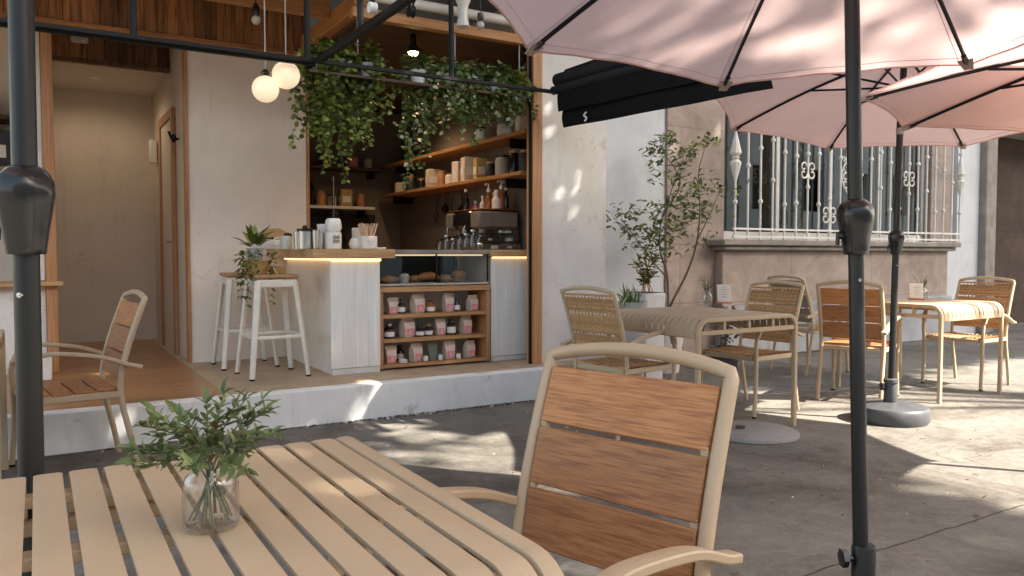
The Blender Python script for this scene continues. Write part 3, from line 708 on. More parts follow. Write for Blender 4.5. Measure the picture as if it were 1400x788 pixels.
# shelf unit
su = thing('product_shelf', (2.73, 5.8, FL), 'low oak shelf unit with three shelves of coffee bags under the pastry case', 'shelf unit')
X0, X1, YF, YB = 2.242, 3.222, 5.655, 5.98
SH = [(.845, .888), (.64, .672), (.452, .482), (.255, .282)]
w = MB(); w.bx(X0, X1, YF, YB, SH[0][0], SH[0][1], .003); wpart(w, 'top_board', M['shelfw'], su)
for xx in (X0, X1 - .034): wpart(MB().bx(xx, xx + .034, YF, YB, FL + .012, .843, .003), 'side_panel', M['postw'], su)
for (a, b) in SH[1:]: wpart(MB().bx(X0 + .036, X1 - .036, YF + .004, YB, a, b, .003), 'shelf', M['shelfw'], su)
wpart(MB().bx(X0 + .036, X1 - .036, YB + .002, YB + .012, FL + .012, .843, 0), 'back_panel', M['whitewood'], su)
def bag(px, pyb, zb, label, h, wd, kind='kraft', rz=0.35):
    p = at(px, pyb, Y=YF + .10); t = thing('coffee_bag', (p.x, YF + .11, zb), label, 'coffee bag', rz, 'coffee bags on the oak shelf unit')
    d = wd * .62; m_ = M['kraft'] if kind == 'kraft' else M['green']; mb = MB()
    h *= 1.08; wd *= 1.08; d *= 1.08
    prof = [(0, wd * .80, d), (h * .5, wd * .93, d), (h * .82, wd * 1.05, d * .62), (h * .93, wd * 1.10, d * .22), (h, wd * 1.12, d * .16)]
    rings = []
    for z, a, b in prof: rings.append([mb.bm.verts.new((sx * a / 2, sy * b / 2 - (d / 2 - b / 2) * .2, z)) for sx, sy in ((-1, -1), (1, -1), (1, 1), (-1, 1))])
    fs = [mb.bm.faces.new((A[j], A[(j + 1) % 4], B[(j + 1) % 4], B[j])) for A, B in zip(rings, rings[1:]) for j in range(4)]
    fs += [mb.bm.faces.new(list(reversed(rings[0]))), mb.bm.faces.new(rings[-1])]
    mb._mark(fs, 0, None); mb.build('bag_body', m_, t, sharp=20)
    MB().box((0, -.002 - d * .09, h + .006), (wd * 1.12, d * .2, .018), .003).build('folded_top', m_ if kind != 'white' else M['paper'], t)
    if kind == 'kraft':
        lb = MB(); y_ = -d / 2 - .0022
        lb.quad([(-wd * .385, y_, h * .03), (wd * .385, y_, h * .03), (wd * .455, y_, h * .50), (-wd * .455, y_, h * .50)], 0); lb.quad([(-wd * .455, y_, h * .50), (wd * .455, y_, h * .50), (wd * .515, -d * .31 - d * .038 - .003, h * .815), (-wd * .515, -d * .31 - d * .038 - .003, h * .815)], 0)
        lb.quad([(-wd * .36, y_ - .002, h * .05), (wd * .36, y_ - .002, h * .05), (wd * .36, y_ - .001, h * .47), (-wd * .36, y_ - .001, h * .47)], 1)
        for k in range(3):
            a = RND.uniform(.08, .2) * wd
            lb.quad([(-a, y_ - .003, h * (.14 + .09 * k)), (a, y_ - .003, h * (.14 + .09 * k)), (a, y_ - .003, h * (.18 + .09 * k)), (-a, y_ - .003, h * (.18 + .09 * k))], 2)
        lb.build('front_label', [M['bagface'], M['bagpink'], M['paper']], t, recalc=False)
    return t
Zt, Zm, Zb = SH[1][1] + .001, SH[2][1] + .001, SH[3][1] + .001
def jarobj(px, pyb, zb, label, h, r, m_, lidm, dy=.08, lab=None):
    p = at(px, pyb, Y=YF + dy); t = thing('jar', (p.x, YF + dy, zb), label, 'jar', 0, 'jars on the oak shelf unit')
    MB().lathe([(0, 0), (r, .003), (r, h * .62), (r * .55, h * .76), (r * .5, h * .86), (0, h * .86)], 16).build('jar_body', m_, t)
    MB().lathe([(r * .6, h * .865), (r * .62, h * .99), (0, h)], 16).build('lid', lidm, t)
    MB().lathe([(r * 1.015, h * .12), (r * 1.015, h * (.45 if lab is None else lab))], 16).build('jar_label', M['paper'], t, recalc=False)
bag(537, 428, Zt, 'pink labelled bag at left end of the top shelf', .105, .082, rz=.1)
bag(571, 427, Zt, 'wide kraft coffee bag second from left on the top shelf', .125, .105)
bag(613, 424, Zt, 'tall kraft coffee bag with pink base, third on the top shelf', .125, .085, rz=.2)
bag(646, 420, Zt, 'kraft coffee bag alone at right end of the top shelf', .105, .092)
bag(557, 466, Zm, 'widest kraft bag with pink square on the middle shelf', .13, .11)
bag(602, 460, Zm, 'solid pink coffee bag beside a white labelled jar, middle shelf', .11, .08, rz=.1)
bag(637, 458, Zm, 'kraft coffee bag at right end of the middle shelf', .125, .095)
bag(534, 501, Zb, 'kraft bag with pink base in the bottom left corner', .115, .085, rz=.1)
bag(569, 498, Zb, 'pale bag with small pink square on the bottom shelf', .12, .095)
bag(591, 494, Zb, 'sage green bag with white folded top on the bottom shelf', .125, .075, 'green', .1)
bag(614, 493, Zb, 'bag with bright pink lower half and white clip, bottom shelf', .125, .09, rz=.1)
bag(642, 490, Zb, 'kraft bag with pink base at right end of the bottom shelf', .115, .09)
jarobj(549, 427, Zt, 'black bottle with white label beside the pink bag, top shelf', .115, .03, M['jar'], M['blackpl'])
jarobj(589, 424, Zt, 'amber and black jar between two kraft bags, top shelf', .10, .034, M['amber'], M['blackpl'])
jarobj(625, 421, Zt, 'slim black bottle tucked right of the tall kraft bag', .11, .024, M['jar'], M['blackpl'])
jarobj(532, 465, Zm, 'squat dark jar at left end of the middle shelf', .115, .042, M['jar'], M['chrome'])
jarobj(574, 462, Zm, 'dark jar with pale triangular label on the middle shelf', .09, .034, M['jar'], M['blackpl'])
jarobj(586, 461, Zm, 'dark jar with gold lid beside a similar jar, middle shelf', .095, .034, M['jar'], M['bread'])
jarobj(617, 459, Zm, 'black bottle with broad white band on the middle shelf', .13, .038, M['jar'], M['blackpl'], lab=.5)
jarobj(547, 497, Zb, 'dark bottle behind a white dish on the bottom shelf', .125, .03, M['jar'], M['blackpl'], dy=.2)
for i, (px, py, r_) in enumerate(((551, 500, .034), (582, 495, .02), (602, 492, .018), (627, 489, .02))):
    p = at(px, py, Y=YF + .06)
    o = MB().lathe([(0, 0), (r_, .002), (r_ * 1.05, .022 + .01 * (i > 0)), (r_ * .8, .03 + .012 * (i > 0)), (0, .034 + .012 * (i > 0))], 14, (p.x, YF + .06, Zb)).build('small_dish', M['whitepl'])
    tag(o, ['low white dish beside the bottom left kraft bag', 'small white tin left of the sage green bag', 'small white tin right of the sage green bag', 'small white tin right of the clipped pink bag'][i], 'dish', 'small white dishes on the bottom shelf')

# ------------------------------------------------------------------ things on the countertop
CT = 1.1795
def on(px, Y): p = at(px, 340, Y=Y); return p.x
def th(name, px, Y, label, cat, z=CT, rz=0, group=None): return thing(name, (on(px, Y), Y, z), label, cat, rz, group)
t = th('serving_board', 374, 6.5, 'rounded wooden board leaning at the wall end of the counter', 'board')
MB().prism([(-.11, 0, .0), (.11, 0, 0), (.11, 0, .14), (.05, 0, .175), (-.05, 0, .17), (-.11, 0, .12)], (0, .02, 0)).build('board_body', M['topw'], t)
t = th('white_tray', 372, 6.2, 'white rectangular box holding dark beans near the wall end', 'box')
MB().bx(-.14, .10, -.08, .08, 0, .075, .006).build('box_body', M['whitepl'], t)
mb = MB()
for k in range(5): mb.ball((-.08 + .04 * k, -.03 + .03 * (k % 2), .083), .02, 8, 5, sc=(1.2, .8, .6))
mb.build('beans', M['jar'], t)
for i, (px, yy) in enumerate(((391, 6.0),)):
    t = th('white_mug', px, yy, 'white mug with dark leaf print beside the steel jar', 'mug')
    MB().lathe([(0, 0), (.04, .002), (.046, .05), (.046, .10), (.042, .10), (.04, .01), (0, .008)], 18).build('mug_body', M['whitepl'], t)
    MB().tube([(-.045, 0, .085), (-.085, 0, .08), (-.085, 0, .035), (-.043, 0, .025)], .007, 8, sub=4).build('handle', M['whitepl'], t)
    MB().ball((.01, -.02, .105), .03, 10, 6, sc=(1.1, .8, .7)).build('dark_filling', M['jar'], t)
t = th('steel_canister', 417, 5.78, 'brushed steel canister with dark lid on the counter', 'canister')
MB().lathe([(0, 0), (.055, .002), (.056, .13), (0, .13)], 24).build('canister_body', M['chrome'], t)
MB().lathe([(.058, .131), (.058, .15), (.02, .155), (.012, .175), (0, .178)], 24).build('lid', M['jar'], t)
for px, h, lab in ((407, .125, 'short steel tumbler left of the dark lidded canister'), (432, .14, 'slim steel tumbler just right of the dark lidded canister'), (438, .12, 'small steel tumbler left of the stacked paper cups')):
    t = th('tumbler', px, 5.72 + .001 * px % .07, lab, 'tumbler', group='steel tumblers on the counter')
    MB().lathe([(0, 0), (.024, .002), (.03, h), (.027, h), (.022, .01), (0, .01)], 16).build('tumbler_body', M['chrome'], t)
t = th('printed_cup', 456, 5.70, 'white paper cup with small dark print holding stacked napkins', 'cup')
MB().lathe([(0, 0), (.058, .002), (.060, .11), (.054, .128), (0, .128)], 22).build('cup_body', M['paper'], t)
mb = MB()
for r_ in range(2):
    for c_ in range(2):
        a = -1.75 + c_ * .42 - .0; z0 = .058 + r_ * .03
        ring = [(.0635 * math.cos(a + .16 * math.cos(q)), .0635 * math.sin(a + .16 * math.cos(q)), z0 + .010 * math.sin(q)) for q in [2 * PI * k / 10 for k in range(10)]]
        mb.tube(ring, .0028, 5, closed=True)
mb.build('printed_figures', M['ink'], t)
t2 = th('napkin_stack', 456, 5.71, 'crumpled white napkins heaped on top of the printed cup', 'napkins', CT + .13)
mb = MB(); mb.lathe([(0, 0), (.05, 0), (.062, .03), (.06, .055), (.055, .085), (.045, .098), (0, .095)], 18, lobes=5, lamp=.06)
mb.build('napkins', M['paper'], t2)
t = th('small_cups', 443, 5.86, 'white paper cups stacked behind the printed cup', 'cups')
MB().lathe([(0, 0), (.045, 0), (.05, .10), (.046, .11), (.052, .19), (0, .19)], 18).build('cup_stack', M['paper'], t)
t = th('sugar_shaker', 486, 5.74, 'rounded white sugar shaker left of the wooden stirrers', 'shaker')
MB().lathe([(0, 0), (.04, .004), (.05, .035), (.04, .07), (.03, .085), (0, .085)], 18).build('shaker_body', M['whitepl'], t)
t = th('card_box', 489, 5.82, 'small upright white card box behind the sugar shaker', 'box')
MB().bx(-.04, .04, -.02, .02, 0, .165, .003).build('box_body', M['paper'], t)
t = th('stirrer_box', 502, 5.70, 'square white box with scribbled front packed with wooden stirrers', 'stirrer box', rz=.12)
MB().bx(-.062, .062, -.05, .05, 0, .10, .004).build('box_body', M['paper'], t)
mb = MB()
for k in range(46):
    a, b = RND.uniform(-.05, .05), RND.uniform(-.04, .04); l_ = RND.uniform(.17, .2)
    mb.tube([(a * .8, b, .09), (a * 1.5, b * 1.3, l_)], .0042, 5)
mb.build('stirrers', M['straw'], t)
mb = MB(); mb.tube([(-.03, -.052, .055), (-.02, -.052, .066), (-.01, -.052, .05), (.0, -.052, .062), (.012, -.052, .05), (.025, -.052, .06), (.035, -.052, .055)], .0015, 4, sub=2)
mb.tube([(-.02, -.052, .034), (-.01, -.052, .04), (.0, -.052, .032), (.018, -.052, .036)], .0014, 4, sub=2); mb.build('scribble', M['inkgrey'], t)
t = th('card_stack', 521, 5.64, 'thin pile of white cards near the countertop edge', 'cards')
MB().bx(-.045, .03, -.03, .03, 0, .014, .002).build('cards', M['paper'], t)
# acrylic drawers on the right counter
t = thing('acrylic_organiser', (on(682, 5.82), 5.82, CT), 'clear acrylic drawer box on the narrow right counter', 'organiser')
W_, H_ = .26, .20
for k in range(3):
    MB().bx(-W_ / 2, W_ / 2, -.10, .10, k * .066 + .002, k * .066 + .062, .002).build('drawer', M['acry'], t)
    MB().bx(-.03, .03, -.115, -.102, k * .066 + .02, k * .066 + .032, .002).build('drawer_pull', M['acry'], t)
mb = MB()
for k in range(9): mb.box((RND.uniform(-.1, .1), RND.uniform(-.04, .04), .022 + .066 * (k % 3)), (.05, .03, .02), .004, RND.uniform(0, 3))
mb.build('sachets', M['paper'], t)

# ------------------------------------------------------------------ back bar along the right inner wall
bb = thing('back_bar', (3.6, 7.7, FL), 'dark back bar cabinet along the right inner wall of the cafe', 'cabinet')
wpart(MB().bx(3.35, 3.89, 6.32, 9.04, FL, 1.10, .004), 'cabinet_body', M['dark'], bb)
wpart(MB().bx(3.20, 3.89, 6.315, 9.04, 1.103, 1.14, .004), 'worktop', M['shelfy'], bb)
bk = thing('rear_bench', (2.7, 8.8, FL), 'dark work bench along the rear wall of the cafe', 'bench')
wpart(MB().bx(2.09, 3.31, 8.55, 9.04, FL, 1.10, .004), 'bench_body', M['dark'], bk)
wpart(MB().bx(2.09, 3.31, 8.53, 9.04, 1.103, 1.14, .004), 'worktop', M['chrome'], bk)
em = thing('espresso_machine', (3.62, 6.50, 1.182), 'pale rose espresso machine with dark group heads under the wall bottles', 'espresso machine')
MB().bx(-.22, .22, -.33, .33, .20, .36, .03).build('machine_body', M['jar'], em)
for y0 in (-.336, .17): MB().bx(-.228, .20, y0, y0 + .166, .19, .35, .02).build('side_cover', M['darkwall'], em)
MB().bx(-.18, .24, -.32, .32, .0, .06, .01).build('drip_tray', M['chrome'], em)
MB().bx(.02, .24, -.30, .30, .062, .198, .01).build('rear_panel', M['dark'], em)
for yy in (-.18, .16):
    MB().lathe([(0, .12), (.04, .12), (.045, .198), (0, .199)], 14, (-.10, yy, 0)).build('group_head', M['chrome'], em)
    MB().tube([(-.10, yy, .125), (-.30, yy, .11)], .014, 8).build('handle', M['jar'], em)
    MB().tube([(-.20, yy + .1, .24), (-.24, yy + .1, .2), (-.24, yy + .1, .07)], .006, 6, sub=3).build('steam_wand', M['chrome'], em)
MB().bx(-.20, .20, -.32, .32, .362, .372, .003).build('cup_rail', M['amber'], em)
bl = ['orange labelled syrup bottle with steel pump on the machine', 'cream syrup bottle beside the orange one on the machine', 'white topped slim bottle standing on the espresso machine', 'conical white bottle with white cap on the machine', 'brown pump bottle at right end on the machine', 'short pink jar left of the syrup bottles', 'dark bottle with white cap left of the machine bottles', 'pale cylinder bottle beside the dark capped one', 'tall dark pump bottle behind the conical one']
sp = [(668, 285, .16, .036, M['amber'], 1), (676, 284, .13, .036, M['kraft'], 0), (684, 284, .12, .026, M['whitepl'], 0), (694, 284, .14, .042, M['bagface'], 0), (706, 282, .18, .034, M['amber'], 1), (650, 286, .08, .034, M['bagpink'], 0), (637, 284, .19, .034, M['jar'], 0), (660, 286, .11, .03, M['whitepl'], 0), (700, 284, .17, .03, M['jar'], 1)]
for i, (px, py, h, r_, m_, pump) in enumerate(sp):
    p = at(px, py, X=3.60 + .05 * (i % 3)); p.y = min(max(p.y, 6.2), 6.8); t = thing('bottle', (p.x, p.y, 1.556), bl[i], 'bottle', 0, 'syrup bottles on the espresso machine')
    MB().lathe([(0, 0), (r_, .003), (r_, h * .6), (r_ * .45, h * .78), (r_ * .4, h), (0, h)], 14).build('bottle_body', m_, t)
    cp = MB(); cp.lathe([(r_ * .5, h + .001), (r_ * .5, h + .03), (0, h + .03)], 10)
    if pump: cp.tube([(0, 0, h + .03), (0, 0, h + .075), (-.03, 0, h + .075), (-.035, 0, h + .06)], .007, 6)
    cp.build('pump' if pump else 'cap', M['whitepl'], t)
# glass jars row on the back bar
for i in range(7):
    px = 602 + i * 9; p = at(px, 336, X=3.30); Y_ = p.y
    t = thing('glass_jar', (p.x, Y_, 1.1795 if Y_ < 6.34 else 1.1415), ['clear glass jar, leftmost of the row beside the acrylic drawers', 'second clear glass jar from the left in the row on the back bar', 'third clear glass jar from the left in the row on the back bar', 'middle clear glass jar in the row on the back bar', 'clear glass jar third from the right end of the row', 'clear glass jar second from the right end of the row', 'clear glass jar touching the acrylic drawers'][i], 'jar', 0, 'row of glass jars on the back bar')
    h = .13 + .03 * (i % 2)
    MB().lathe([(0, 0), (.038, .002), (.04, h * .8), (.03, h), (.028, h), (.037, h * .8), (.035, .006), (0, .006)], 14).build('jar_body', M['vase'], t)
    MB().lathe([(.033, h + .001), (.033, h + .018), (0, h + .02)], 12).build('lid', M['chrome'] if i % 3 else M['jar'], t)
t = thing('coffee_grinder', (2.95, 8.75, 1.141), 'tall black coffee grinder on the bench against the rear wall', 'grinder')
MB().bx(-.09, .09, -.12, .12, 0, .30, .02).build('grinder_body', M['blackpl'], t)
MB().lathe([(.05, .302), (.085, .42), (.085, .50), (0, .51)], 16).build('hopper', M['acry'], t)
MB().lathe([(0, .35), (.02, .35), (.02, .9), (0, .9)], 10, (0, .08, 0)).build('chrome_pipe', M['chrome'], t)
t = thing('dark_mixer', (2.62, 8.78, 1.141), 'rounded dark kitchen machine on the rear bench under the shelf', 'mixer')
MB().bx(-.12, .12, -.1, .1, 0, .06, .015).build('mixer_base', M['blackpl'], t); MB().ball((0, 0, .2), .13, 14, 8, sc=(1.1, .9, .9)).build('mixer_bowl', M['blackpl'], t)
# utensils hanging on the side wall
ul = ['dark whisk hanging on the side wall, leftmost of the utensils', 'long dark ladle hanging second on the side wall', 'dark looped strainer hanging third on the side wall', 'short dark brush hanging nearest the bottles on the side wall']
for i, (px, py) in enumerate(((597, 268), (609, 262), (617, 275), (632, 262))):
    p = at(px, py, X=3.86); t = thing('hanging_utensil', p, ul[i], 'utensil', 0, 'utensils hanging on the side wall')
    MB().tube([(0, 0, .02), (.0, .01, -.14)], .008, 6).build('handle', M['jar'], t)
    h_ = MB()
    if i in (0, 2):
        for a in range(4): h_.tube([(0, .01, -.14), (.0, .01 + .05 * math.cos(a * .8), -.22 + .0), (0, .01, -.30)], .004, 5, sub=4)
    else: h_.lathe([(0, -.24), (.035, -.22), (.045, -.18), (.01, -.14)], 12, (0, .01, 0))
    h_.build('utensil_head', M['jar'], t)
    MB().tube([(.038, 0, .02), (-.01, 0, .02)], .004, 5).build('peg', M['chrome'], t)
# wall shelves
def shelf_things(root_label, name, x0, x1, y0, y1, z, mat_, items, seed, grp, along):
    s = thing(name, ((x0 + x1) / 2, (y0 + y1) / 2, z), root_label, 'shelf'); wpart(MB().bx(x0, x1, y0, y1, z - .035, z, .004), 'board', mat_, s)
    for k in (.1, .9):
        if along == 'y': wpart(MB().bx(x0 + .05, x1 - .01, y0 + (y1 - y0) * k, y0 + (y1 - y0) * k + .02, z - .12, z - .037, .003), 'bracket', M['steel'], s)
        else: wpart(MB().bx(x0 + (x1 - x0) * k, x0 + (x1 - x0) * k + .02, y0 + .05, y1 - .01, z - .12, z - .037, .003), 'bracket', M['steel'], s)
    r_ = random.Random(seed)
    for i, (u, h, rad, mk, lab, cat) in enumerate(items):
        xx, yy = ((x0 + x1) / 2 - .03, y0 + (y1 - y0) * u) if along == 'y' else (x0 + (x1 - x0) * u, (y0 + y1) / 2)
        t = thing(cat.replace(' ', '_'), (xx, yy, z + .001), lab, cat, r_.uniform(-.3, .3), grp)
        if cat in ('box', 'carton', 'packet', 'book'):
            MB().bx(-rad, rad, -rad * .8, rad * .8, 0, h, .006).build('packet_body', M[mk], t)
            MB().bx(-rad * .7, rad * .7, -rad * .82 - .003, -rad * .82, h * .25, h * .6, 0).build('packet_label', M['paper'], t)
            MB().bx(-rad - .003, -rad - .001, -rad * .6, rad * .6, h * .25, h * .6, 0).build('packet_label', M['paper'], t)
        else:
            MB().lathe([(0, 0), (rad, .003), (rad * 1.02, h * .75), (rad * .8, h * .86), (0, h * .87)], 14).build('vessel_body', M[mk], t)
            MB().lathe([(rad * .82, h * .872), (rad * .84, h * .97), (rad * .2, h), (0, h)], 14).build('lid', M['jar'] if r_.random() < .5 else M['topw'], t)
shelf_things('long oak shelf on the right inner wall holding jars and cartons', 'wall_shelf', 3.58, 3.896, 5.75, 9.0, 1.86, M['shelfy'], [
    (.04, .20, .06, 'dark', 'black tin nearest the door post on the long oak shelf', 'tin'), (.10, .22, .055, 'jar', 'tall dark jar second from the door post', 'jar'), (.16, .20, .07, 'inkgrey', 'wide grey tin with round badge on the long oak shelf', 'tin'),
    (.23, .16, .05, 'dark', 'short black jar between grey tin and yellow packet', 'jar'), (.29, .21, .06, 'basket', 'yellow packet in the middle right of the oak shelf', 'packet'), (.36, .24, .075, 'kraft', 'large pale carton left of the yellow packet', 'carton'),
    (.43, .22, .06, 'bagface', 'pale pink carton left of the large carton', 'carton'), (.49, .12, .055, 'whitepl', 'low white pot with small lid on the oak shelf', 'pot'), (.55, .17, .05, 'bread', 'brown jar near the middle of the oak shelf', 'jar'),
    (.62, .2, .07, 'kraft', 'kraft box with white label on the far half of the oak shelf', 'box'), (.71, .13, .05, 'jar', 'small dark jar beside the far kraft box', 'jar'), (.80, .18, .06, 'dark', 'black tin near the far end of the oak shelf', 'tin'), (.9, .15, .06, 'kraft', 'brown tin at the far end of the oak shelf', 'tin')], 3, 'goods on the long oak shelf', 'y')
shelf_things('upper oak shelf on the right inner wall behind the hanging vines', 'wall_shelf', 3.62, 3.896, 5.75, 9.0, 2.22, M['shelfy'], [
    (.06, .14, .06, 'bagface', 'pale box nearest the door post on the upper shelf', 'box'), (.16, .12, .06, 'kraft', 'kraft box on the upper shelf', 'box'), (.3, .16, .05, 'whitepl', 'white jar on the upper shelf', 'jar')], 4, 'goods on the upper shelf', 'y')
shelf_things('pale shelf on the rear cafe wall above the black board', 'wall_shelf', 2.10, 3.45, 8.80, 9.058, 1.70, M['frame'], [
    (.08, .12, .05, 'inkgrey', 'grey jar at the left end of the pale rear shelf', 'jar'), (.18, .15, .06, 'kraft', 'tan canister second on the pale rear shelf', 'canister'), (.28, .12, .05, 'bagface', 'pale pot third on the pale rear shelf', 'pot'), (.40, .28, .11, 'blackpl', 'large black urn in the middle of the pale rear shelf', 'urn'),
    (.54, .18, .06, 'bread', 'brown jar right of the black urn', 'jar'), (.64, .14, .05, 'whitepl', 'white pot right of the brown jar', 'pot'), (.76, .20, .07, 'basket', 'yellowish carton near the right end of the rear shelf', 'carton'), (.9, .16, .05, 'bread', 'brown canister at the right end of the rear shelf', 'canister')], 5, 'goods on the pale rear shelf', 'x')
shelf_things('dark upper shelf high on the rear cafe wall', 'wall_shelf', 2.10, 3.6, 8.80, 9.098, 2.16, M['ceil'], [
    (.35, .10, .06, 'kraft', 'pale bowl on the dark upper rear shelf', 'bowl'), (.55, .16, .06, 'basket', 'yellowish tin on the dark upper rear shelf', 'tin'), (.75, .14, .07, 'bagpink', 'pink pot on the dark upper rear shelf', 'pot'), (.88, .13, .05, 'kraft', 'tan jar at right on the dark upper rear shelf', 'jar')], 6, 'goods on the dark upper rear shelf', 'x')
# left room shelves
shelf_things('dark wooden shelf in the room left of the hall, upper one', 'wall_shelf', -1.6, -.16, 7.65, 7.998, 2.28, M['ceil'], [(.88, .16, .09, 'jar', 'dark pot on the upper left room shelf', 'pot'), (.7, .2, .08, 'dark', 'black box on the upper left room shelf', 'box')], 8, 'goods on the left room shelves', 'x')
shelf_things('dark wooden shelf in the room left of the hall, lower one', 'wall_shelf', -1.6, -.16, 7.65, 7.998, 1.86, M['shelfw'], [(.92, .30, .12, 'dark', 'large dark speaker box on the lower left room shelf', 'box'), (.7, .25, .1, 'jar', 'dark vessel on the lower left room shelf', 'pot')], 9, 'goods on the left room shelves', 'x')
t = thing('plinth_box', (-.02, 6.6, FL), 'grey white stepped block beside the hall doorway', 'block')
MB().bx(-.11, .10, -.15, .15, 0, .17, .008).build('upper_block', M['wallw'], t)

# ------------------------------------------------------------------ stools
def make_stool(loc, rz, label):
    s = thing('bar_stool', loc, label, 'bar stool', rz, 'white metal bar stools by the counter')
    H = .735; a, b = .205, .135
    for sx in (-1, 1):
        for sy in (-1, 1):
            MB().tube([(sx * a, sy * a, .012), (sx * b, sy * b, H - .03)], [1.0, 1.25], 8, flat=(.019, .012), up=(sx, sy, 0)).build('leg', M['stool'], s)
            MB().lathe([(0, 0), (.02, 0), (.02, .012), (0, .012)], 10, (sx * a, sy * a, 0)).build('rubber_foot', M['blackpl'], s)
    f = .30; m_ = a + (b - a) * f / H + .005
    for (p, q) in (((-m_, -m_), (m_, -m_)), ((m_, -m_), (m_, m_)), ((m_, m_), (-m_, m_)), ((-m_, m_), (-m_, -m_))):
        MB().tube([(p[0], p[1], f), (q[0], q[1], f)], 1, 8, flat=(.007, .013), up=(0, 0, 1)).build('stretcher', M['stool'], s)
    w = MB()
    for (p, q) in (((-b, -b), (b, -b)), ((b, -b), (b, b)), ((b, b), (-b, b)), ((-b, b), (-b, -b))):
        w.tube([(p[0], p[1], H - .045), (q[0], q[1], H - .045)], 1, 8, flat=(.007, .028), up=(0, 0, 1))
    w.build('apron', M['stool'], s)
    MB().box((0, 0, H + .004), (.325, .325, .03), .012).build('seat', M['seatw'], s)
    return s
make_stool((1.49, 5.90, FL), .04, 'white metal bar stool with wooden seat carrying the basket, nearest the street')
make_stool((1.43, 6.52, FL), .0, 'white metal bar stool standing against the wall panel behind the other stool')
# plant in a basket on the near stool
pb = thing('basket_plant', (1.39, 5.93, FL + .756), 'potted plant with arching strap leaves and trailing vines in a wicker basket on the stool', 'potted plant')
MB().lathe([(0, 0), (.075, 0), (.095, .05), (.10, .10), (.09, .10), (.085, .02), (0, .02)], 20).build('basket', M['basket'], pb)
MB().lathe([(0, .09), (.05, .095), (.062, .13), (.06, .19), (.052, .19), (.05, .17), (0, .17)], 18, (-.01, 0, 0)).build('pot', M['potgrey'], pb)
mb = MB(); rr = random.Random(5)
for k in range(22):
    a = rr.uniform(0, 2 * PI); el = rr.uniform(.35, 1.35); ln = rr.uniform(.10, .19)
    d = Vector((math.cos(a) * math.cos(el), math.sin(a) * math.cos(el), math.sin(el)))
    p0 = Vector((-.01, 0, .18)) + d * .04; mb.leaf(p0, d, Vector((-d.x * .4, -d.y * .4, 1)), ln, ln * .36, fold=.12)
for k in range(9):
    a = rr.choice((-2.6, -1.7, -.9, -2.0)) + rr.uniform(-.4, .4); p = Vector((-.01, 0, .18)); L_ = rr.uniform(.18, .42)
    pts = [p]
    for j in range(9):
        u = (j + 1) / 9; out = .10 + .05 * min(1, u * 3)
        pts.append(Vector((math.cos(a) * out + rr.uniform(-.012, .012), math.sin(a) * out + rr.uniform(-.012, .012), .20 - max(0, u - .12) * L_ * 1.15)))
    for j in range(2, 10):
        for q in range(3):
            d = Vector((rr.uniform(-1, 1), rr.uniform(-1, 1), rr.uniform(-.8, .2))); mb.leaf(pts[j], d, Vector((rr.uniform(-.5, .5), rr.uniform(-.5, .5), 1)), rr.uniform(.03, .05), rr.uniform(.018, .028))
mb.build('foliage', M['leafd'], pb)
mb = MB(); mb.tube([(0, -.02, .19), (.07, -.09, .10), (.115, -.13, .0)], .005, 6, sub=3); mb.build('stem', M['straw'], pb)
t = thing('round_tin', (1.56, 6.0, FL + .756), 'small round gold tin beside the basket on the stool', 'tin')
MB().lathe([(0, 0), (.06, 0), (.062, .04), (0, .042)], 18).build('tin_body', M['basket'], t)
MB().lathe([(.064, .043), (.064, .055), (0, .058)], 18).build('lid', M['basket'], t)

# ------------------------------------------------------------------ hanging lamps
for i, (px, py, Y_, rad, lab) in enumerate(((363, 122, 5.26, .0865, 'lower left glowing opal globe pendant by the wall panel'), (391, 103, 5.25, .091, 'higher right glowing opal globe pendant by the vines'))):
    p = at(px, py, Y=Y_); t = thing('globe_pendant', p, lab, 'pendant lamp', 0, 'glowing opal globe pendants')
    MB().ball((0, 0, 0), rad, 28, 18).build('globe', M['globe'], t)
    MB().lathe([(.028, rad - .004), (.03, rad + .02), (.012, rad + .04), (0, rad + .04)], 14).build('cap', M['jar'], t)
    top = 3.10 - p.z if i else 2.82 - p.z
    MB().tube([(0, 0, rad + .03), (0, 0, top)] if i else [(0, 0, rad + .03), (0, 0, top), (-.02, 0, top + .02), (-.03, .0, top + .01)], .0045 if i else .0045, 6).build('cord', M['inkgrey'], t)
p = at(350, 20, Y=5.9); t = thing('bulb_pendant', p, 'unlit clear bulb in a black socket above the left globe lamps', 'pendant lamp')
MB().ball((0, 0, -.04), .034, 14, 10).build('bulb', M['bulboff'], t); MB().lathe([(.022, -.012), (.026, .0), (.026, .05), (.012, .08), (0, .08)], 12).build('socket', M['blackpl'], t); MB().tube([(0, 0, .07), (0, 0, 3.295 - p.z)], .005, 6).build('cord', M['blackpl'], t)
p = at(565, 72, Y=5.75); t = thing('spot_pendant', p, 'lit pendant spot with black socket hanging over the counter', 'pendant lamp')
MB().lathe([(0, -.022), (.03, -.021), (.042, 0), (.03, .03)], 16).build('bulb', M['bulb'], t); MB().lathe([(.044, .001), (.036, .05), (.024, .06), (.024, .13), (.01, .15), (0, .15)], 16).build('shade', M['blackpl'], t); MB().tube([(0, 0, .14), (0, 0, 2.879 - p.z)], .004, 6).build('cord', M['blackpl'], t)
p = at(718, 91, Y=5.62); t = thing('track_spot', p, 'small black track spotlight beside the right door post', 'spotlight')
MB().lathe([(0, -.05), (.038, -.045), (.045, -.01), (.04, .03), (0, .045)], 14).build('spot_body', M['blackpl'], t); MB().lathe([(0, -.056), (.026, -.056), (.03, -.05)], 14).build('lens', M['bulboff'], t); MB().tube([(0, 0, .04), (0, 0, 2.879 - p.z)], .012, 8).build('stem', M['blackpl'], t)
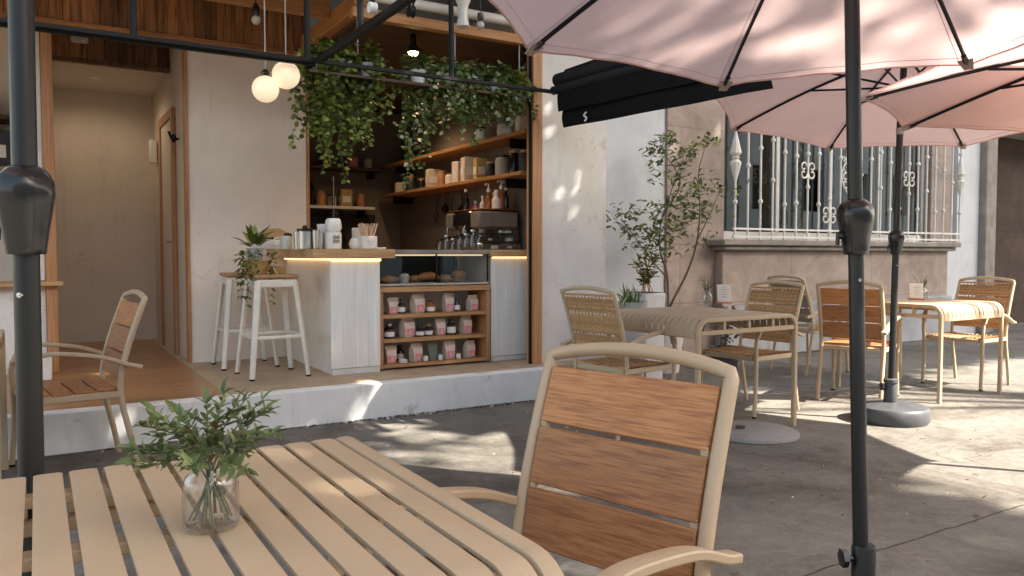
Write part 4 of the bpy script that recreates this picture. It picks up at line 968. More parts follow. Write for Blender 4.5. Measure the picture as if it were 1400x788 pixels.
p = at(562, 16, X=1.7); t = thing('cable_pulley', p, 'black pulley with two cords hanging under the white pipe', 'pulley')
MB().lathe([(0, -.014), (.032, -.014), (.024, 0), (.032, .014), (0, .014)], 14, mat=Matrix.Rotation(PI / 2, 4, 'Y')).build('wheel', M['steel'], t)
MB().tube([(-.005, 0, .02), (-.01, 0, .35)], .006, 6).tube([(.005, -.0, .02), (.09, -.02, .25)], .006, 6).build('cord', M['steel'], t)
p = at(633, 18, Y=5.15); t = thing('floodlight', p, 'white wrapped floodlight hanging beside the steel rod', 'floodlight')
MB().lathe([(0, -.10), (.05, -.10), (.035, -.02), (.04, .05), (.06, .10), (0, .10)], 14, lobes=4, lamp=.08).build('lamp_body', M['whitepl'], t); MB().tube([(0, 0, .09), (0, .05, 3.37 - p.z)], .012, 6).build('bracket', M['steel'], t)
p = at(657, 26, Y=5.16); t = thing('bulb_socket', p, 'tiny clear bulb in black socket at right under the white pipe', 'bulb')
MB().ball((0, 0, -.045), .03, 12, 8).build('bulb', M['bulboff'], t); MB().lathe([(.02, -.018), (.026, .0), (.022, .04), (0, .045)], 12).build('socket', M['blackpl'], t); MB().tube([(0, 0, .04), (0, .02, 3.36 - p.z)], .004, 6).build('cord', M['blackpl'], t)
# wall bracket lamp on the left pier
p = at(14, 45, Y=6.86); t = thing('bracket_lamp', (p.x, 6.86, p.z), 'black curved bracket lamp on the cream wall left of the pole', 'wall lamp')
MB().tube([(0, .03, .12), (.0, -.02, .08), (.03, -.03, -.03), (.05, -.02, -.14)], [.03, .03, .022, .012], 8, sub=3).build('lamp_arm', M['blackpl'], t)
# ================================================================== HANGING PLANTS
sh = thing('hanging_shelf', (2.55, 5.42, 2.40), 'dark plank hanging from cords over the counter and carrying vine pots', 'hanging shelf')
wpart(MB().bx(1.62, 3.42, 5.33, 5.52, 2.385, 2.405, .003), 'plank', M['ceil'], sh)
for xx in (2.0, 2.78, 3.36): wpart(MB().tube([(xx, 5.42, 2.405), (xx, 5.42, 2.824)], .005, 6), 'cord', M['inkgrey'], sh)
def vine_pot(px, label, nst, lmin, lmax, mat_, seed, bias=0, spread=.16, lsize=(.042, .070), front=.10):
    rr = random.Random(seed); Y_ = 5.42; p = at(px, 100, Y=Y_)
    t = thing('vine_pot', (p.x, Y_, 2.406), label, 'potted vine', 0, 'potted vines on the hanging shelf')
    MB().lathe([(0, 0), (.048, 0), (.062, .09), (.066, .105), (.058, .105), (.055, .09), (0, .09)], 18).build('pot', M['potwhite'], t)
    mb = MB(); st = MB()
    for k in range(60):
        a = rr.uniform(0, 2 * PI); r_ = rr.uniform(0, .05 + spread * .9); q = Vector((math.cos(a) * r_, math.sin(a) * r_ * .8 - .01, .13 + rr.uniform(-.05 if r_ > .07 else 0, .09)))
        d = Vector((math.cos(a), math.sin(a), rr.uniform(-.3, .6))); mb.leaf(q, d, (rr.uniform(-.5, .5), rr.uniform(-.8, .1), 1), rr.uniform(*lsize), rr.uniform(*lsize) * .85)
    for k in range(nst):
        a = rr.uniform(0, 2 * PI); ln = rr.uniform(lmin, lmax) * rr.uniform(.6, 1); dx = rr.gauss(0, spread) + bias * rr.random(); dy = rr.uniform(-front, .10)
        n = max(4, int(ln / .034)); pts = [Vector((0, 0, .12)), Vector((dx * .6, dy * .9, .15))]
        for j in range(n):
            pts.append(Vector((dx * (1 + .25 * j / n) + rr.uniform(-.012, .012) + .02 * math.sin(j * .6 + a), dy * (1 + .1 * j / n) + rr.uniform(-.012, .012), .13 - ln * (j + 1) / n)))
        st.tube(pts, .0018, 4)
        for j in range(1, len(pts)):
            for q in range(2 if rr.random() < .75 else 3):
                a2 = rr.uniform(0, 2 * PI); tilt = rr.uniform(-.9, .25)
                d = Vector((math.cos(a2), math.sin(a2) - .25, tilt)); nr = Vector((rr.uniform(-.6, .6), -.8 + rr.uniform(-.6, .5), rr.uniform(.1, 1)))
                s_ = rr.uniform(*lsize) * (1 - .35 * j / len(pts))
                mb.leaf(pts[j] + Vector((rr.uniform(-.02, .02), rr.uniform(-.02, .02), rr.uniform(-.015, .015))), d, nr, s_, s_ * .86, fold=.1)
    st.build('vine_stem', M['stem'], t); mb.build('foliage', mat_, t); return t
vine_pot(441, 'dark green vine pot at the left end, bushy and drooping along the wall edge', 26, .25, .95, M['leafd'], 11, -.03, .08)
vine_pot(470, 'green vine pot with the longest dense curtain of leaves', 30, .3, .92, M['leafd'], 12, -.04, .11)
vine_pot(503, 'green vine pot with medium curtain just left of the gap in the row', 26, .2, .66, M['leafd'], 13, 0, .09)
vine_pot(572, 'vine pot with thin strands trailing nearly to the long oak shelf', 9, .5, .92, M['leafv'], 15, .0, .05)
vine_pot(612, 'variegated pale vine pot right of the lit pendant spot', 32, .15, .62, M['leafv'], 16, 0, .12)
vine_pot(645, 'variegated vine pot with whitest leaves in the right cluster', 34, .15, .56, M['leafv'], 17, 0, .12)
vine_pot(677, 'short variegated vine pot second from the door post', 28, .12, .44, M['leafv'], 18, 0, .12)
vine_pot(697, 'dark short vine pot nearest the right door post', 22, .1, .40, M['leafd'], 19, -.05, .07)

# ================================================================== FURNITURE
def arc2(c, r, a0, a1, n, plane):
    out = []
    for k in range(n + 1):
        a = a0 + (a1 - a0) * k / n; u, v = c[0] + r * math.cos(a), c[1] + r * math.sin(a); out.append(plane(u, v))
    return out
def make_table(loc, rz, label, name='cafe_table'):
    t = thing(name, loc, label, 'table', rz, 'beige slatted cafe tables')
    Hh, W2, L2, rad = .75, .45, .45, .075
    # side leg frames (continuous tube: leg, bend, top, bend, leg)
    for sx in (-1, 1):
        x = sx * (W2 - .016)
        pts = [(x, -L2 + .012, 0), (x, -L2 + .012, Hh - rad - .012)]
        pts += arc2((-L2 + .012 + rad, Hh - .012 - rad), rad, PI, PI / 2, 7, lambda u, v: (x, u, v))
        pts += arc2((L2 - .012 - rad, Hh - .012 - rad), rad, PI / 2, 0, 7, lambda u, v: (x, u, v))
        pts += [(x, L2 - .012, 0)]
        MB().tube(pts, 1, 12, flat=(.0145, .016), up=(1, 0, 0)).build('leg_frame', M['beige'], t)
        MB().bx(x - .011, x + .011, -L2 + .03, L2 - .03, Hh - .105, Hh - .075, .004).build('side_rail', M['beige'], t)
        for yy in (-.22, 0, .22): MB().bx(x - .008, x + .008, yy - .010, yy + .010, Hh - .074, Hh - .028, .002).build('spacer', M['beige'], t)
    for sy in (-1, 1): MB().bx(-W2 + .036, W2 - .036, sy * (L2 - .012) - .010, sy * (L2 - .012) + .010, Hh - .125, Hh - .095, .004).build('end_rail', M['beige'], t)
    b = MB()
    for yy in (-.30, 0, .30): b.bx(-W2 + .03, W2 - .03, yy - .018, yy + .018, Hh - .032, Hh - .014, .002)
    b.build('cross_bar', M['beige'], t)
    s = MB(); n = 15; wd = (2 * W2 - .068) / n
    for i in range(n):
        x = -W2 + .034 + wd * (i + .5); yE = L2 - .004
        pts = [(x, -yE, Hh - .11), (x, -yE, Hh - rad)]
        pts += arc2((-yE + rad, Hh - rad - .004), rad, PI, PI / 2, 8, lambda u, v: (x, u, v))[1:]
        pts += arc2((yE - rad, Hh - rad - .004), rad, PI / 2, 0, 8, lambda u, v: (x, u, v))
        pts += [(x, yE, Hh - .11)]
        s.tube(pts, 1, 8, flat=(.0045, wd / 2 - .0046), up=(1, 0, 0))
    s.build('slatted_top', M['beige'], t, sharp=30); return t
def tube_up(pts, **k): return pts
def make_chair(loc, rz, label, kind):
    """local: faces +x"""
    t = thing('cafe_chair', loc, label, 'chair', rz, 'beige tubular cafe chairs')
    fr = M['beige'] if kind == 'teak' else M['beige2']
    w2 = .228; top = .895
    # back frame with rear legs: one bent tube over the top
    side = [(-.275, 0, 0), (-.245, 0, .16), (-.205, 0, .34), (-.195, 0, .45), (-.215, 0, .58), (-.262, 0, .74), (-.318, 0, top)]
    pl = [Vector((a, -w2, c)) for a, b, c in side]; pr = [Vector((a, w2, c)) for a, b, c in side]
    def dens(p):
        o = []
        for i in range(len(p) - 1):
            p0 = p[max(i - 1, 0)]; p1 = p[i]; p2 = p[i + 1]; p3 = p[min(i + 2, len(p) - 1)]
            for k in range(4):
                u = k / 4; o.append(.5 * ((2 * p1) + (p2 - p0) * u + (2 * p0 - 5 * p1 + 4 * p2 - p3) * u * u + (3 * p1 - p0 - 3 * p2 + p3) * u ** 3))
        o.append(p[-1]); return o
    L_, R_ = dens(pl), dens(pr)
    dirv = (pl[-1] - pl[-2]).normalized()
    arch = []
    for k in range(13):
        y = -w2 + 2 * w2 * k / 12; bow = .028 * (1 - (y / w2) ** 2)
        arch.append(Vector((-.318, y, top)) + dirv * (.010 + bow))
    arch[0].y += .004; arch[-1].y -= .004
    path = L_[:-1] + [pl[-1] - dirv * .002] + arch + [pr[-1] - dirv * .002] + list(reversed(R_[:-1]))
    MB().tube(path, .0155 if kind == 'teak' else .014, 12).build('back_frame', fr, t)
    # arms: flattened bar that curls down into the front leg
    for sy in (-1, 1):
        y = sy * (w2 + .022)
        a_pts = [(-.295, y - sy * .004, .548), (-.23, y, .566), (-.10, y + sy * .012, .615), (.05, y + sy * .016, .642), (.14, y + sy * .012, .645), (.20, y + sy * .006, .622), (.232, y, .56)]
        arm = MB().tube(a_pts, 1, 12, sub=5, flat=(.021, .011), up=(0, 0, 1) if False else None).build('armrest', fr, t)
        l_pts = [(.232, y, .565), (.240, y, .50), (.236, y - sy * .004, .42), (.232, y - sy * .006, .25), (.248, y - sy * .004, .012)]
        leg = MB().tube(l_pts, .0145, 10, sub=4).build('leg', fr, t)
        MB().lathe([(0, 0), (.016, 0), (.016, .012), (0, .012)], 10, (.248, y - sy * .004, 0)).build('rubber_foot', M['blackpl'], leg)
        bo = MB(); bo.lathe([(0, -.012), (.007, -.010), (.007, .010), (0, .012)], 8, (-.222, sy * (w2 + .012), .568), mat=Matrix.Rotation(PI / 2, 4, 'X')); bo.build('bolt', M['steel'], arm)
        MB().bx(-.195, .235, y - sy * .016 - .011, y - sy * .016 + .011, .395, .428, .004).build('seat_rail', fr, t)
    for xr in (.215, -.205): MB().bx(xr, xr + .02, -w2 + .02, w2 - .02, .392, .426, .004).build('cross_rail', fr, t)
    # slats / weave.  back plane follows the posts
    def post(z):
        for a, b in zip(side, side[1:]):
            if a[2] <= z <= b[2]: return a[0] + (b[0] - a[0]) * (z - a[2]) / (b[2] - a[2])
        return side[-1][0]
    if kind == 'teak':
        zs = [(.755, .878), (.623, .746), (.490, .614)]
        for (z0, z1) in zs:
            x0, x1 = post(z0), post(z1); ang = math.atan2(x1 - x0, z1 - z0)
            MB().box(((x0 + x1) / 2 + .006, 0, (z0 + z1) / 2), (.016, 2 * w2 - .034, (z1 - z0) / math.cos(ang)), .003, Matrix.Rotation(ang, 4, 'Y')).build('back_slat', M['teak'], t)
        for (z0, z1) in ((.614, .623), (.746, .755)):
            zc = (z0 + z1) / 2
            for y in (-w2 + .026, w2 - .026): MB().box((post(zc) + .004, y, zc), (.012, .016, z1 - z0 + .02), .001).build('slat_tie', fr, t)
        for i in range(4):
            x = -.135 + i * .103; MB().box((x, 0, .438 - (.006 if i in (1, 2) else 0)), (.094, 2 * w2 - .02, .018), .004).build('seat_slat', M['teak'], t)
    else:
        w = MB(); rows = 30
        for i in range(rows):
            z = .50 + (.885 - .50) * i / (rows - 1)
            if i in (10, 20, rows - 2): continue
            x = post(z); pts = []
            for k in range(21):
                y = -w2 + .014 + (2 * w2 - .028) * k / 20
                pts.append((x + .004 + .0035 * (1 if (k + i) % 2 else -1), y, z + RND.uniform(-.001, .001)))
            w.tube(pts, 1, 5, flat=(.0055, .0075), up=(0, 0, 1) if False else None, cap=False)
        for y in [(-w2 + .04) + k * (2 * w2 - .08) / 12 for k in range(13)]:
            w.tube([(post(z_) + .004, y, z_) for z_ in (.495, .6, .7, .8, .888)], .0045, 5)
        w.build('woven_back', M['rope'], t)
        w = MB(); rows = 34
        for i in range(rows):
            x = -.19 + .41 * i / (rows - 1)
            if i % 11 == 10: continue
            pts = [(x, -w2 + .004 + (2 * w2 - .008) * k / 20, .432 - .012 * math.sin(PI * k / 20) + .003 * (1 if (k + i) % 2 else -1)) for k in range(21)]
            w.tube(pts, 1, 5, flat=(.0058, .0055), cap=False)
        for y in [(-w2 + .04) + k * (2 * w2 - .08) / 10 for k in range(11)]:
            w.tube([(-.19, y, .43), (0, y, .422), (.22, y, .43)], .0045, 5)
        w.build('woven_seat', M['rope'], t)
        MB().tube([(.215, -w2 + .005, .41), (.215, w2 - .005, .41)], .017, 8).build('woven_edge', M['rope'], t)
    return t
T0 = make_table((.12, 1.225, 0), 0, 'nearest beige slatted metal table carrying the glass vase of cuttings')
T1 = copy_tree(T0, (3.85, 3.88, 0), PI / 2, 'beige slatted table in shade between two woven chairs, holding vase and card')
T2 = copy_tree(T0, (6.31, 3.82, 0), 0, 'sunlit beige slatted table at right with white flowers on it')
T3 = copy_tree(T0, (-.60, 4.47, 0), 0, 'beige slatted table at the left edge in front of the chair by the step')
C0 = make_chair((.80, 1.215, 0), R(197), 'large teak-slatted beige chair closest to the viewer at the near table', 'teak')
CL = copy_tree(C0, (.14, 4.74, 0), R(187), 'teak-slatted beige chair by the white step seen from its side')
C2L = copy_tree(C0, (5.57, 3.87, 0), R(22), 'teak-slatted chair partly hidden behind the two umbrella poles')
W1 = make_chair((3.27, 4.0, 0), R(8), 'woven rope chair left of the shaded table, its back to the white wall', 'woven')
W2 = copy_tree(W1, (4.47, 4.0, 0), R(184), 'woven rope chair right of the shaded table facing the cafe')
W3 = copy_tree(W1, (6.95, 3.77, 0), R(182), 'woven rope chair right of the sunlit table near the stone doorway')
W4 = copy_tree(W1, (6.46, 5.02, 0), R(-6), 'greyish woven chair in shade close to the stone wall under the window')
def recolour(root, a, b):
    for o in root.children_recursive:
        if o.data and o.data.materials and o.data.materials[0] == a:
            o.data = o.data.copy(); o.data.materials[0] = b
M['rope2'] = wood('grey_woven_rope', (.20, .155, .115), (.30, .245, .19), .8, axis=2, grain=60, stretch=60, rnd=.22, bmp=.4)
recolour(W4, M['rope'], M['rope2'])

# ------------------------------------------------------------------ umbrellas
def make_umbrella(base, label, r, ze, rot, tilt=(0, 0), shift=0, lean=(0, 0), rise=.294, rise_z=None, pole_r=.022, base_kind='disc', crank=1.14, ring=False, base_r=.25, bow=.03):
    t = thing('patio_umbrella', (base[0], base[1], 0), label, 'umbrella', 0, 'pink patio umbrellas')
    ld = Vector((lean[0], lean[1], 1)).normalized()
    ax = Vector((tilt[0] + lean[0], tilt[1] + lean[1], 1)).normalized()
    e1 = (Vector((1, 0, 0)) - ax * ax.x).normalized(); e2 = ax.cross(e1)
    cen = ld * (ze / ld.z) + Vector((shift * tilt[0], shift * tilt[1], 0))
    apex = cen + ax * (rise * r)
    Pt = lambda z: ld * (z / ld.z)
    # base
    if base_kind == 'disc':
        MB().lathe([(0, 0), (.235, 0), (.245, .02), (.245, .085), (.232, .105), (.19, .115), (.06, .13), (0, .132)], 40).build('base', M['basepl'], t)
        MB().lathe([(.046, .125), (.040, .26), (.048, .265), (.048, .285), (.03, .292), (0, .292)], 20).build('base_tube', M['basepl'], t)
    else:
        MB().lathe([(0, 0), (base_r, 0), (base_r + .005, .01), (base_r, .03), (.06, .045), (0, .045)], 40).build('base', M['basepl'], t)
        MB().lathe([(.034, .04), (.034, .268), (.031, .275), (.0, .275)], 20, mat=Matrix.Rotation(0, 4, 'X')).build('base_tube', M['pole'], t)
    kn = MB(); kd = -CR
    kp = Vector((0, 0, .235)) + kd * .045
    q = Matrix.Translation(kp) @ kd.to_track_quat('Z', 'Y').to_matrix().to_4x4()
    kn.lathe([(0, -.015), (.009, -.015), (.009, .004), (.026, .006), (.027, .022), (0, .026)], 12, mat=q, lobes=6, lamp=.06); kn.build('clamp_knob', M['blackpl'], t)
    MB().tube([Pt(.25), Pt(crank + .01)], pole_r, 20).build('lower_pole', M['pole'], t)
    tp = cen + ax * (rise * r - .02)
    MB().tube([Pt(crank), Pt(ze - .12), tp], pole_r * .97, 20).build('upper_pole', M['pole'], t)
    sc_ = MB(); sc_.lathe([(0, 0), (.006, 0), (.005, .004), (0, .005)], 10, mat=Matrix.Translation(Pt(crank - .075) - Vector((CF.x, CF.y, 0)).normalized() * (pole_r - .001)) @ (-Vector((CF.x, CF.y, 0))).to_track_quat('Z', 'Y').to_matrix().to_4x4()); sc_.build('screw', M['chrome'], t)
    hz = ld.to_track_quat('Z', 'Y').to_matrix().to_4x4(); hz.translation = Pt(crank)
    hb = MB(); hb.lathe([(.0, 0), (.033, .0), (.035, .006), (.035, .012), (.040, .045), (.047, .085), (.0505, .110), (.050, .130), (.044, .147), (.034, .158), (.024, .163), (0, .163)], 32, mat=hz, lobes=6, lamp=.03)
    hb.build('crank_housing', M['blackpl'], t)
    ck = MB(); side = -CR; c0 = Pt(crank + .055)
    ck.tube([c0 + side * .036, c0 + side * .054], .011, 10); ck.tube([c0 + side * .052 + Vector((0, 0, .012)), c0 + side * .054 - Vector((0, 0, .028))], .006, 8); ck.build('crank', M['blackpl'], t)
    if ring: MB().tube([Pt(ze - .20), Pt(ze - .155)], pole_r * 1.12, 20).build('tilt_collar', M['potgrey'], t)
    # canopy
    n = 8; ends = [cen + (e1 * math.cos(rot + k * PI / 4) + e2 * math.sin(rot + k * PI / 4)) * r for k in range(n)]
    cv = MB(); S, T = 10, 10
    cache = {}
    def P(k, i, j):
        u = i / S; v = j / T
        a, b = ends[k], ends[(k + 1) % n]
        ra = apex.lerp(a, u) ; rb = apex.lerp(b, u)
        # ribs arch slightly, panels sag between ribs, hem curves inwards
        p = ra.lerp(rb, v)
        arch = bow * r * math.sin(PI * u)
        sag = 4 * v * (1 - v)
        p = p + ax * (arch * (1 - .55 * sag)) + (apex - p) * (.026 * sag * u * u)
        if j % T and u > .35:   # puckers pulled in by the stitched seams and the hem
            p = p + ax * ((u - .35) * .004 * math.sin(j * 2.1 + k * 1.3) + .003 * math.sin(i * 1.9 + j * .8 + k * 2.2))
        return p
    vt = {}
    def V(k, i, j):
        if j == T: k, j = (k + 1) % n, 0
        key = (0, 0, 0) if i == 0 else (k, i, j)
        if key not in vt: vt[key] = cv.bm.verts.new(P(k, i, j))
        return vt[key]
    fs = []
    for k in range(n):
        for i in range(S):
            for j in range(T):
                q = [V(k, i, j), V(k, i + 1, j), V(k, i + 1, j + 1), V(k, i, j + 1)]
                q2 = []
                for x in q:
                    if x not in q2: q2.append(x)
                fs.append(cv.bm.faces.new(q2))
    cv._mark(fs, 0, .5)
    cv.build('canopy', M['pink'], t, sharp=60)
    # hem
    hem = MB(); pts = [P(k, S, j) for k in range(n) for j in range(T)]; hem.tube(pts, .0045, 5, closed=True); hem.build('hem', M['pink'], t)
    stt = MB(); stt.tube([P(k, S, j).lerp(P(k, S - 1, j), .34) - ax * .0012 for k in range(n) for j in range(T)], .0013, 4, closed=True); stt.build('hem_stitch', M['pinkseam'], t)
    for k in range(n):
        sm = MB()
        for o_ in (.32,): sm.tube([P(k, i, 0).lerp(P(k, i, 1), o_) - ax * .0015 for i in range(2, S + 1)], .0013, 4)
        sm.build('seam', M['pinkseam'], t)
    # ribs, pockets, struts
    hubz = cen + ax * (rise * r * .12)
    runner = cen + ax * (rise * r * .34)
    for k in range(n):
        pts = [P(k, i, 0) - ax * .014 for i in range(1, S + 1)]
        pts[-1] = pts[-1].lerp(pts[-2], .25)
        rib = MB().tube([apex - ax * .05] + pts, 1, 8, flat=(.006, .009), up=ax).build('rib', M['steel'], t)
        e = ends[k]; d = (e - cen).normalized(); en = P(k, S - 1, 0)
        dirr = (e - en).normalized(); sd = dirr.cross(ax).normalized(); upv = sd.cross(dirr)
        pk = MB(); c_ = e - dirr * .028 - upv * .016
        pk.prism([c_ - sd * .03 - dirr * .03, c_ + sd * .03 - dirr * .03, c_ + sd * .018 + dirr * .034, c_ - sd * .018 + dirr * .034], upv * -.005)
        pk.build('rib_pocket', M['pinktab'], rib)
        MB().tube([e - dirr * .085 - upv * .017, e - dirr * .045 - upv * .019], .0115, 8).build('rib_tip', M['blackpl'], rib)
        mid = P(k, int(S * .5), 0) - ax * .02
        MB().tube([runner + d * .03, mid], 1, 8, flat=(.005, .007), up=ax).build('strut', M['steel'], rib)
    hm = ax.to_track_quat('Z', 'Y').to_matrix().to_4x4()
    h1 = hm.copy(); h1.translation = runner; MB().lathe([(.024, -.04), (.038, -.03), (.04, .02), (.024, .03)], 18, mat=h1).build('runner', M['blackpl'], t)
    h2 = hm.copy(); h2.translation = apex - ax * .06; MB().lathe([(0, -.02), (.04, -.02), (.04, .03), (.012, .06), (.012, .12), (0, .13)], 18, mat=h2).build('finial', M['blackpl'], t)
    return t
U1 = make_umbrella((2.09, 1.42), 'large pink canvas umbrella over the nearest chair, dark pole at centre right', 1.312, 2.053, 1.839, lean=(-.007, .034), tilt=(.08, .041), shift=.35, base_kind='plate')
U2 = make_umbrella((4.99, 3.21), 'rear pink umbrella with round grey base standing between the two right tables', 1.302, 2.148, 1.787, lean=(.009, -.008), tilt=(.104, .043), shift=.35, ring=True)
U3 = make_umbrella((4.667, 1.773), 'pink umbrella cropped at the right edge, its pole outside the picture', 1.229, 1.985, 2.30, tilt=(.04, .026), shift=.35, rise=.20, bow=.012, base_kind='plate')
U4 = make_umbrella((-.02, 1.715), 'umbrella pole at the left edge behind the nearest table, canopy above the picture', 1.2, 2.38, .3, base_kind='plate', lean=(.004, .0))
d_ = thing('base_plate', (3.86, 3.42, 0), 'round cast concrete base plate lying under the shaded table', 'base plate')
MB().lathe([(0, 0), (.285, 0), (.29, .006), (.285, .022), (.27, .03), (0, .034)], 48).build('plate_body', M['disc'], d_)
MB().lathe([(.03, .035), (.03, .05), (.022, .052), (0, .052)], 16, (-.05, .05, 0)).build('socket', M['basepl'], d_)

# ------------------------------------------------------------------ table top things
def vase(loc, label, r, h, m_=None, name='glass_vase'):
    t = thing(name, loc, label, 'vase'); k = r
    pr = [(0, 0), (k * .92, .001), (k, .008), (k * 1.0, h * .60), (k * .90, h * .70), (k * .66, h * .79), (k * .60, h * .83), (k * .60, h * .93), (k * .70, h)]
    inn = [(a - .0032, max(z, .008) if a > 0 else z) for a, z in reversed(pr[2:])] + [(0, .010)]
    MB().lathe(pr + inn, 32).build('vase_glass', M['vase'], t)
    MB().lathe([(k * .70, h - .003), (k * .745, h), (k * .72, h + .004), (k * .66, h + .003), (k * .65, h - .002)], 32).build('vase_rim', M['vase'], t)
    return t
def cuttings(mb, st, base_h, n, spread, hmin, hmax, seed, lsz, top_r, bot_r, per=9):
    rr = random.Random(seed)
    for k in range(n):
        a = 2 * PI * k / n + rr.uniform(-.4, .4); ht = rr.uniform(hmin, hmax); out = spread * (rr.uniform(.35, 1)) * (1.35 - .55 * (ht - hmin) / max(.001, hmax - hmin))
        p0 = Vector((-math.cos(a) * bot_r * rr.uniform(.4, 1), -math.sin(a) * bot_r * rr.uniform(.4, 1), .012)); p1 = Vector((math.cos(a + .5) * top_r * rr.uniform(.3, .8), math.sin(a + .5) * top_r * rr.uniform(.3, .8), base_h)); p2 = Vector((math.cos(a) * out * .55, math.sin(a) * out * .55, base_h + ht * .6)); p3 = Vector((math.cos(a) * out, math.sin(a) * out, base_h + ht))
        st.tube([p0, p1, p2, p3], [.0013, .0013, .0012, .0008], 5, sub=4)
        for j in range(per):
            u = .18 + .82 * j / (per - 1)
            q = p1.lerp(p2, u / .55) if u < .55 else p2.lerp(p3, (u - .55) / .45)
            ax_ = (p3 - p1).normalized()
            for s_ in (1, -1):
                a2 = j * 1.57 + (PI if s_ < 0 else 0) + rr.uniform(-.4, .4); sdv = ax_.orthogonal().normalized(); sdv = Quaternion(ax_, a2) @ sdv
                ln = rr.uniform(*lsz) * (1 - .3 * abs(u - .5)); mb.leaf(q, sdv * .85 + ax_ * .65, ax_ + Vector((0, 0, .3)), ln, ln * rr.uniform(.34, .46), fold=.14)
        mb.leaf(p3, (p3 - p2), (rr.uniform(-1, 1), rr.uniform(-1, 1), .3), lsz[1], lsz[1] * .42)
        # side shoot
        if rr.random() < .8:
            b0 = p2; dd_ = Vector((math.cos(a + rr.uniform(-1, 1)), math.sin(a + rr.uniform(-1, 1)), rr.uniform(-.1, .5))).normalized(); b1 = b0 + dd_ * spread * .5
            st.tube([b0, b1], .0012, 4)
            for j in range(5):
                q = b0.lerp(b1, .25 + .75 * j / 4)
                for s_ in (1, -1): mb.leaf(q, dd_ * .6 + Vector((rr.uniform(-1, 1), rr.uniform(-1, 1), rr.uniform(-.2, .6))), (0, 0, 1), rr.uniform(*lsz), rr.uniform(*lsz) * .45)
p = at(289, 722, z=.75)
VZ = .7512
v0 = vase((p.x, p.y, VZ), 'clear glass vase of fresh leafy cuttings on the nearest table', .038, .106)
mb, st = MB(), MB(); cuttings(mb, st, .096, 18, .10, .012, .092, 21, (.014, .029), .022, .034, 8)
st.build('stems', M['stem'], v0); mb.build('foliage', M['leafm'], v0)
def flowers(t, seed, bh, petal, n=11, ht=.10, spread=.05):
    rr = random.Random(seed); st, lf, fl = MB(), MB(), MB()
    for k in range(n):
        a = rr.uniform(0, 2 * PI); o = rr.uniform(.2, 1) * spread; h = rr.uniform(.4, 1) * ht; e = Vector((math.cos(a) * o, math.sin(a) * o, bh + h))
        st.tube([(-math.cos(a) * .02, -math.sin(a) * .02, .012), (math.cos(a) * .012, math.sin(a) * .012, bh), e], .0014, 5, sub=3)
        for j in range(6): lf.leaf(Vector((math.cos(a) * .012, math.sin(a) * .012, bh)).lerp(e, j / 6), (rr.uniform(-1, 1), rr.uniform(-1, 1), rr.uniform(0, .8)), (0, 0, 1), rr.uniform(.014, .026), .009)
        if k % 3:
            for j in range(6): fl.leaf(e, (math.cos(j * 1.05), math.sin(j * 1.05), .35), (0, 0, 1), .011, .008)
    st.build('stems', M['stem'], t); lf.build('foliage', M['leafb'], t); fl.build('blossom', petal, t)
def tz(px, py): return at(px, py, z=.752)
p = tz(966, 416); v1 = vase((p.x, p.y, VZ), 'small glass jar of yellow wildflowers on the shaded table', .042, .115); flowers(v1, 3, .10, M['petal'], 14, .12, .07)
p1 = Vector((6.62, 3.98, VZ)); v2 = vase(p1, 'small glass jar of white wildflowers on the sunlit table', .042, .11); flowers(v2, 4, .10, M['petal'], 13, .11, .08)
def card(loc, rz, label, h=.15, w_=.105):
    t = thing('menu_card', loc, label, 'card holder', rz)
    MB().bx(-w_ / 2 - .008, w_ / 2 + .008, -.03, .03, 0, .014, .003).build('stand', M['orange'], t)
    MB().prism([(-w_ / 2, -.006, .015), (w_ / 2, -.006, .015), (w_ / 2 + .004, .012, h), (-w_ / 2 - .004, .012, h)], (0, .004, 0)).build('card', M['paper'], t)
    lb = MB(); yy = lambda z: -.0085 + .018 * (z - .015) / (h - .015)
    for k, ww in enumerate((.30, .18, .26, .2)):
        z = h * (.72 - .13 * k); lb.quad([(-w_ * ww, yy(z), z), (w_ * ww, yy(z), z), (w_ * ww, yy(z + .004), z + .004), (-w_ * ww, yy(z + .004), z + .004)])
    lb.tube([(-.012, yy(.11) - .001, h * .80), (0, yy(.12) - .001, h * .88), (.014, yy(.11) - .001, h * .79)], .0012, 4, sub=3)
    lb.build('card_print', M['inkgrey'], t, recalc=False)
p = tz(990, 415); card((p.x, p.y, VZ), R(-32), 'white menu card on an orange stand on the shaded table')
card((6.45, 3.93, VZ), R(-40), 'white menu card on an orange stand on the sunlit table', .14)

# ------------------------------------------------------------------ plants along the white wall
def planter(name, loc, label, cat='potted plant'): return thing(name, loc, label, cat)
sb = planter('potted_shrub', (5.20, 5.72, 0), 'tall open shrub with several stems growing in a white pot by the stone pier')
MB().lathe([(0, 0), (.15, 0), (.19, .34), (.2, .38), (.18, .38), (.17, .32), (0, .32)], 28).build('pot', M['potwhite'], sb)
tr, lf = MB(), MB(); rr = random.Random(31)
def limb(pts, r0, r1):
    n = len(pts); tr.tube(pts, [r0 + (r1 - r0) * i / (n - 1) for i in range(n)], 7, sub=4)
def W(px, py, dy=0): q = at(px, py, Y=5.72 + dy); return q - Vector((5.20, 5.72, 0))
B0 = Vector((.0, 0, .3))
A1 = W(914, 425)
limb([B0, A1, W(940, 372), W(953, 330), W(957, 290)], .017, .006)
limb([A1, W(912, 375, .05), W(903, 345, .05), W(905, 300, .08), W(930, 250, .1), W(905, 205, .1)], .011, .004)
limb([W(912, 380), W(890, 355, -.05), W(872, 330, -.08), W(850, 300, -.1)], .008, .003)
limb([W(905, 300, .08), W(925, 240, .05), W(935, 215, .05)], .006, .003)
limb([W(953, 330), W(972, 290, -.05), W(985, 262, -.05), W(1000, 258, -.06)], .006, .002)
limb([W(957, 290), W(955, 240, .03), W(960, 215, .03), W(967, 192, .03)], .006, .002)
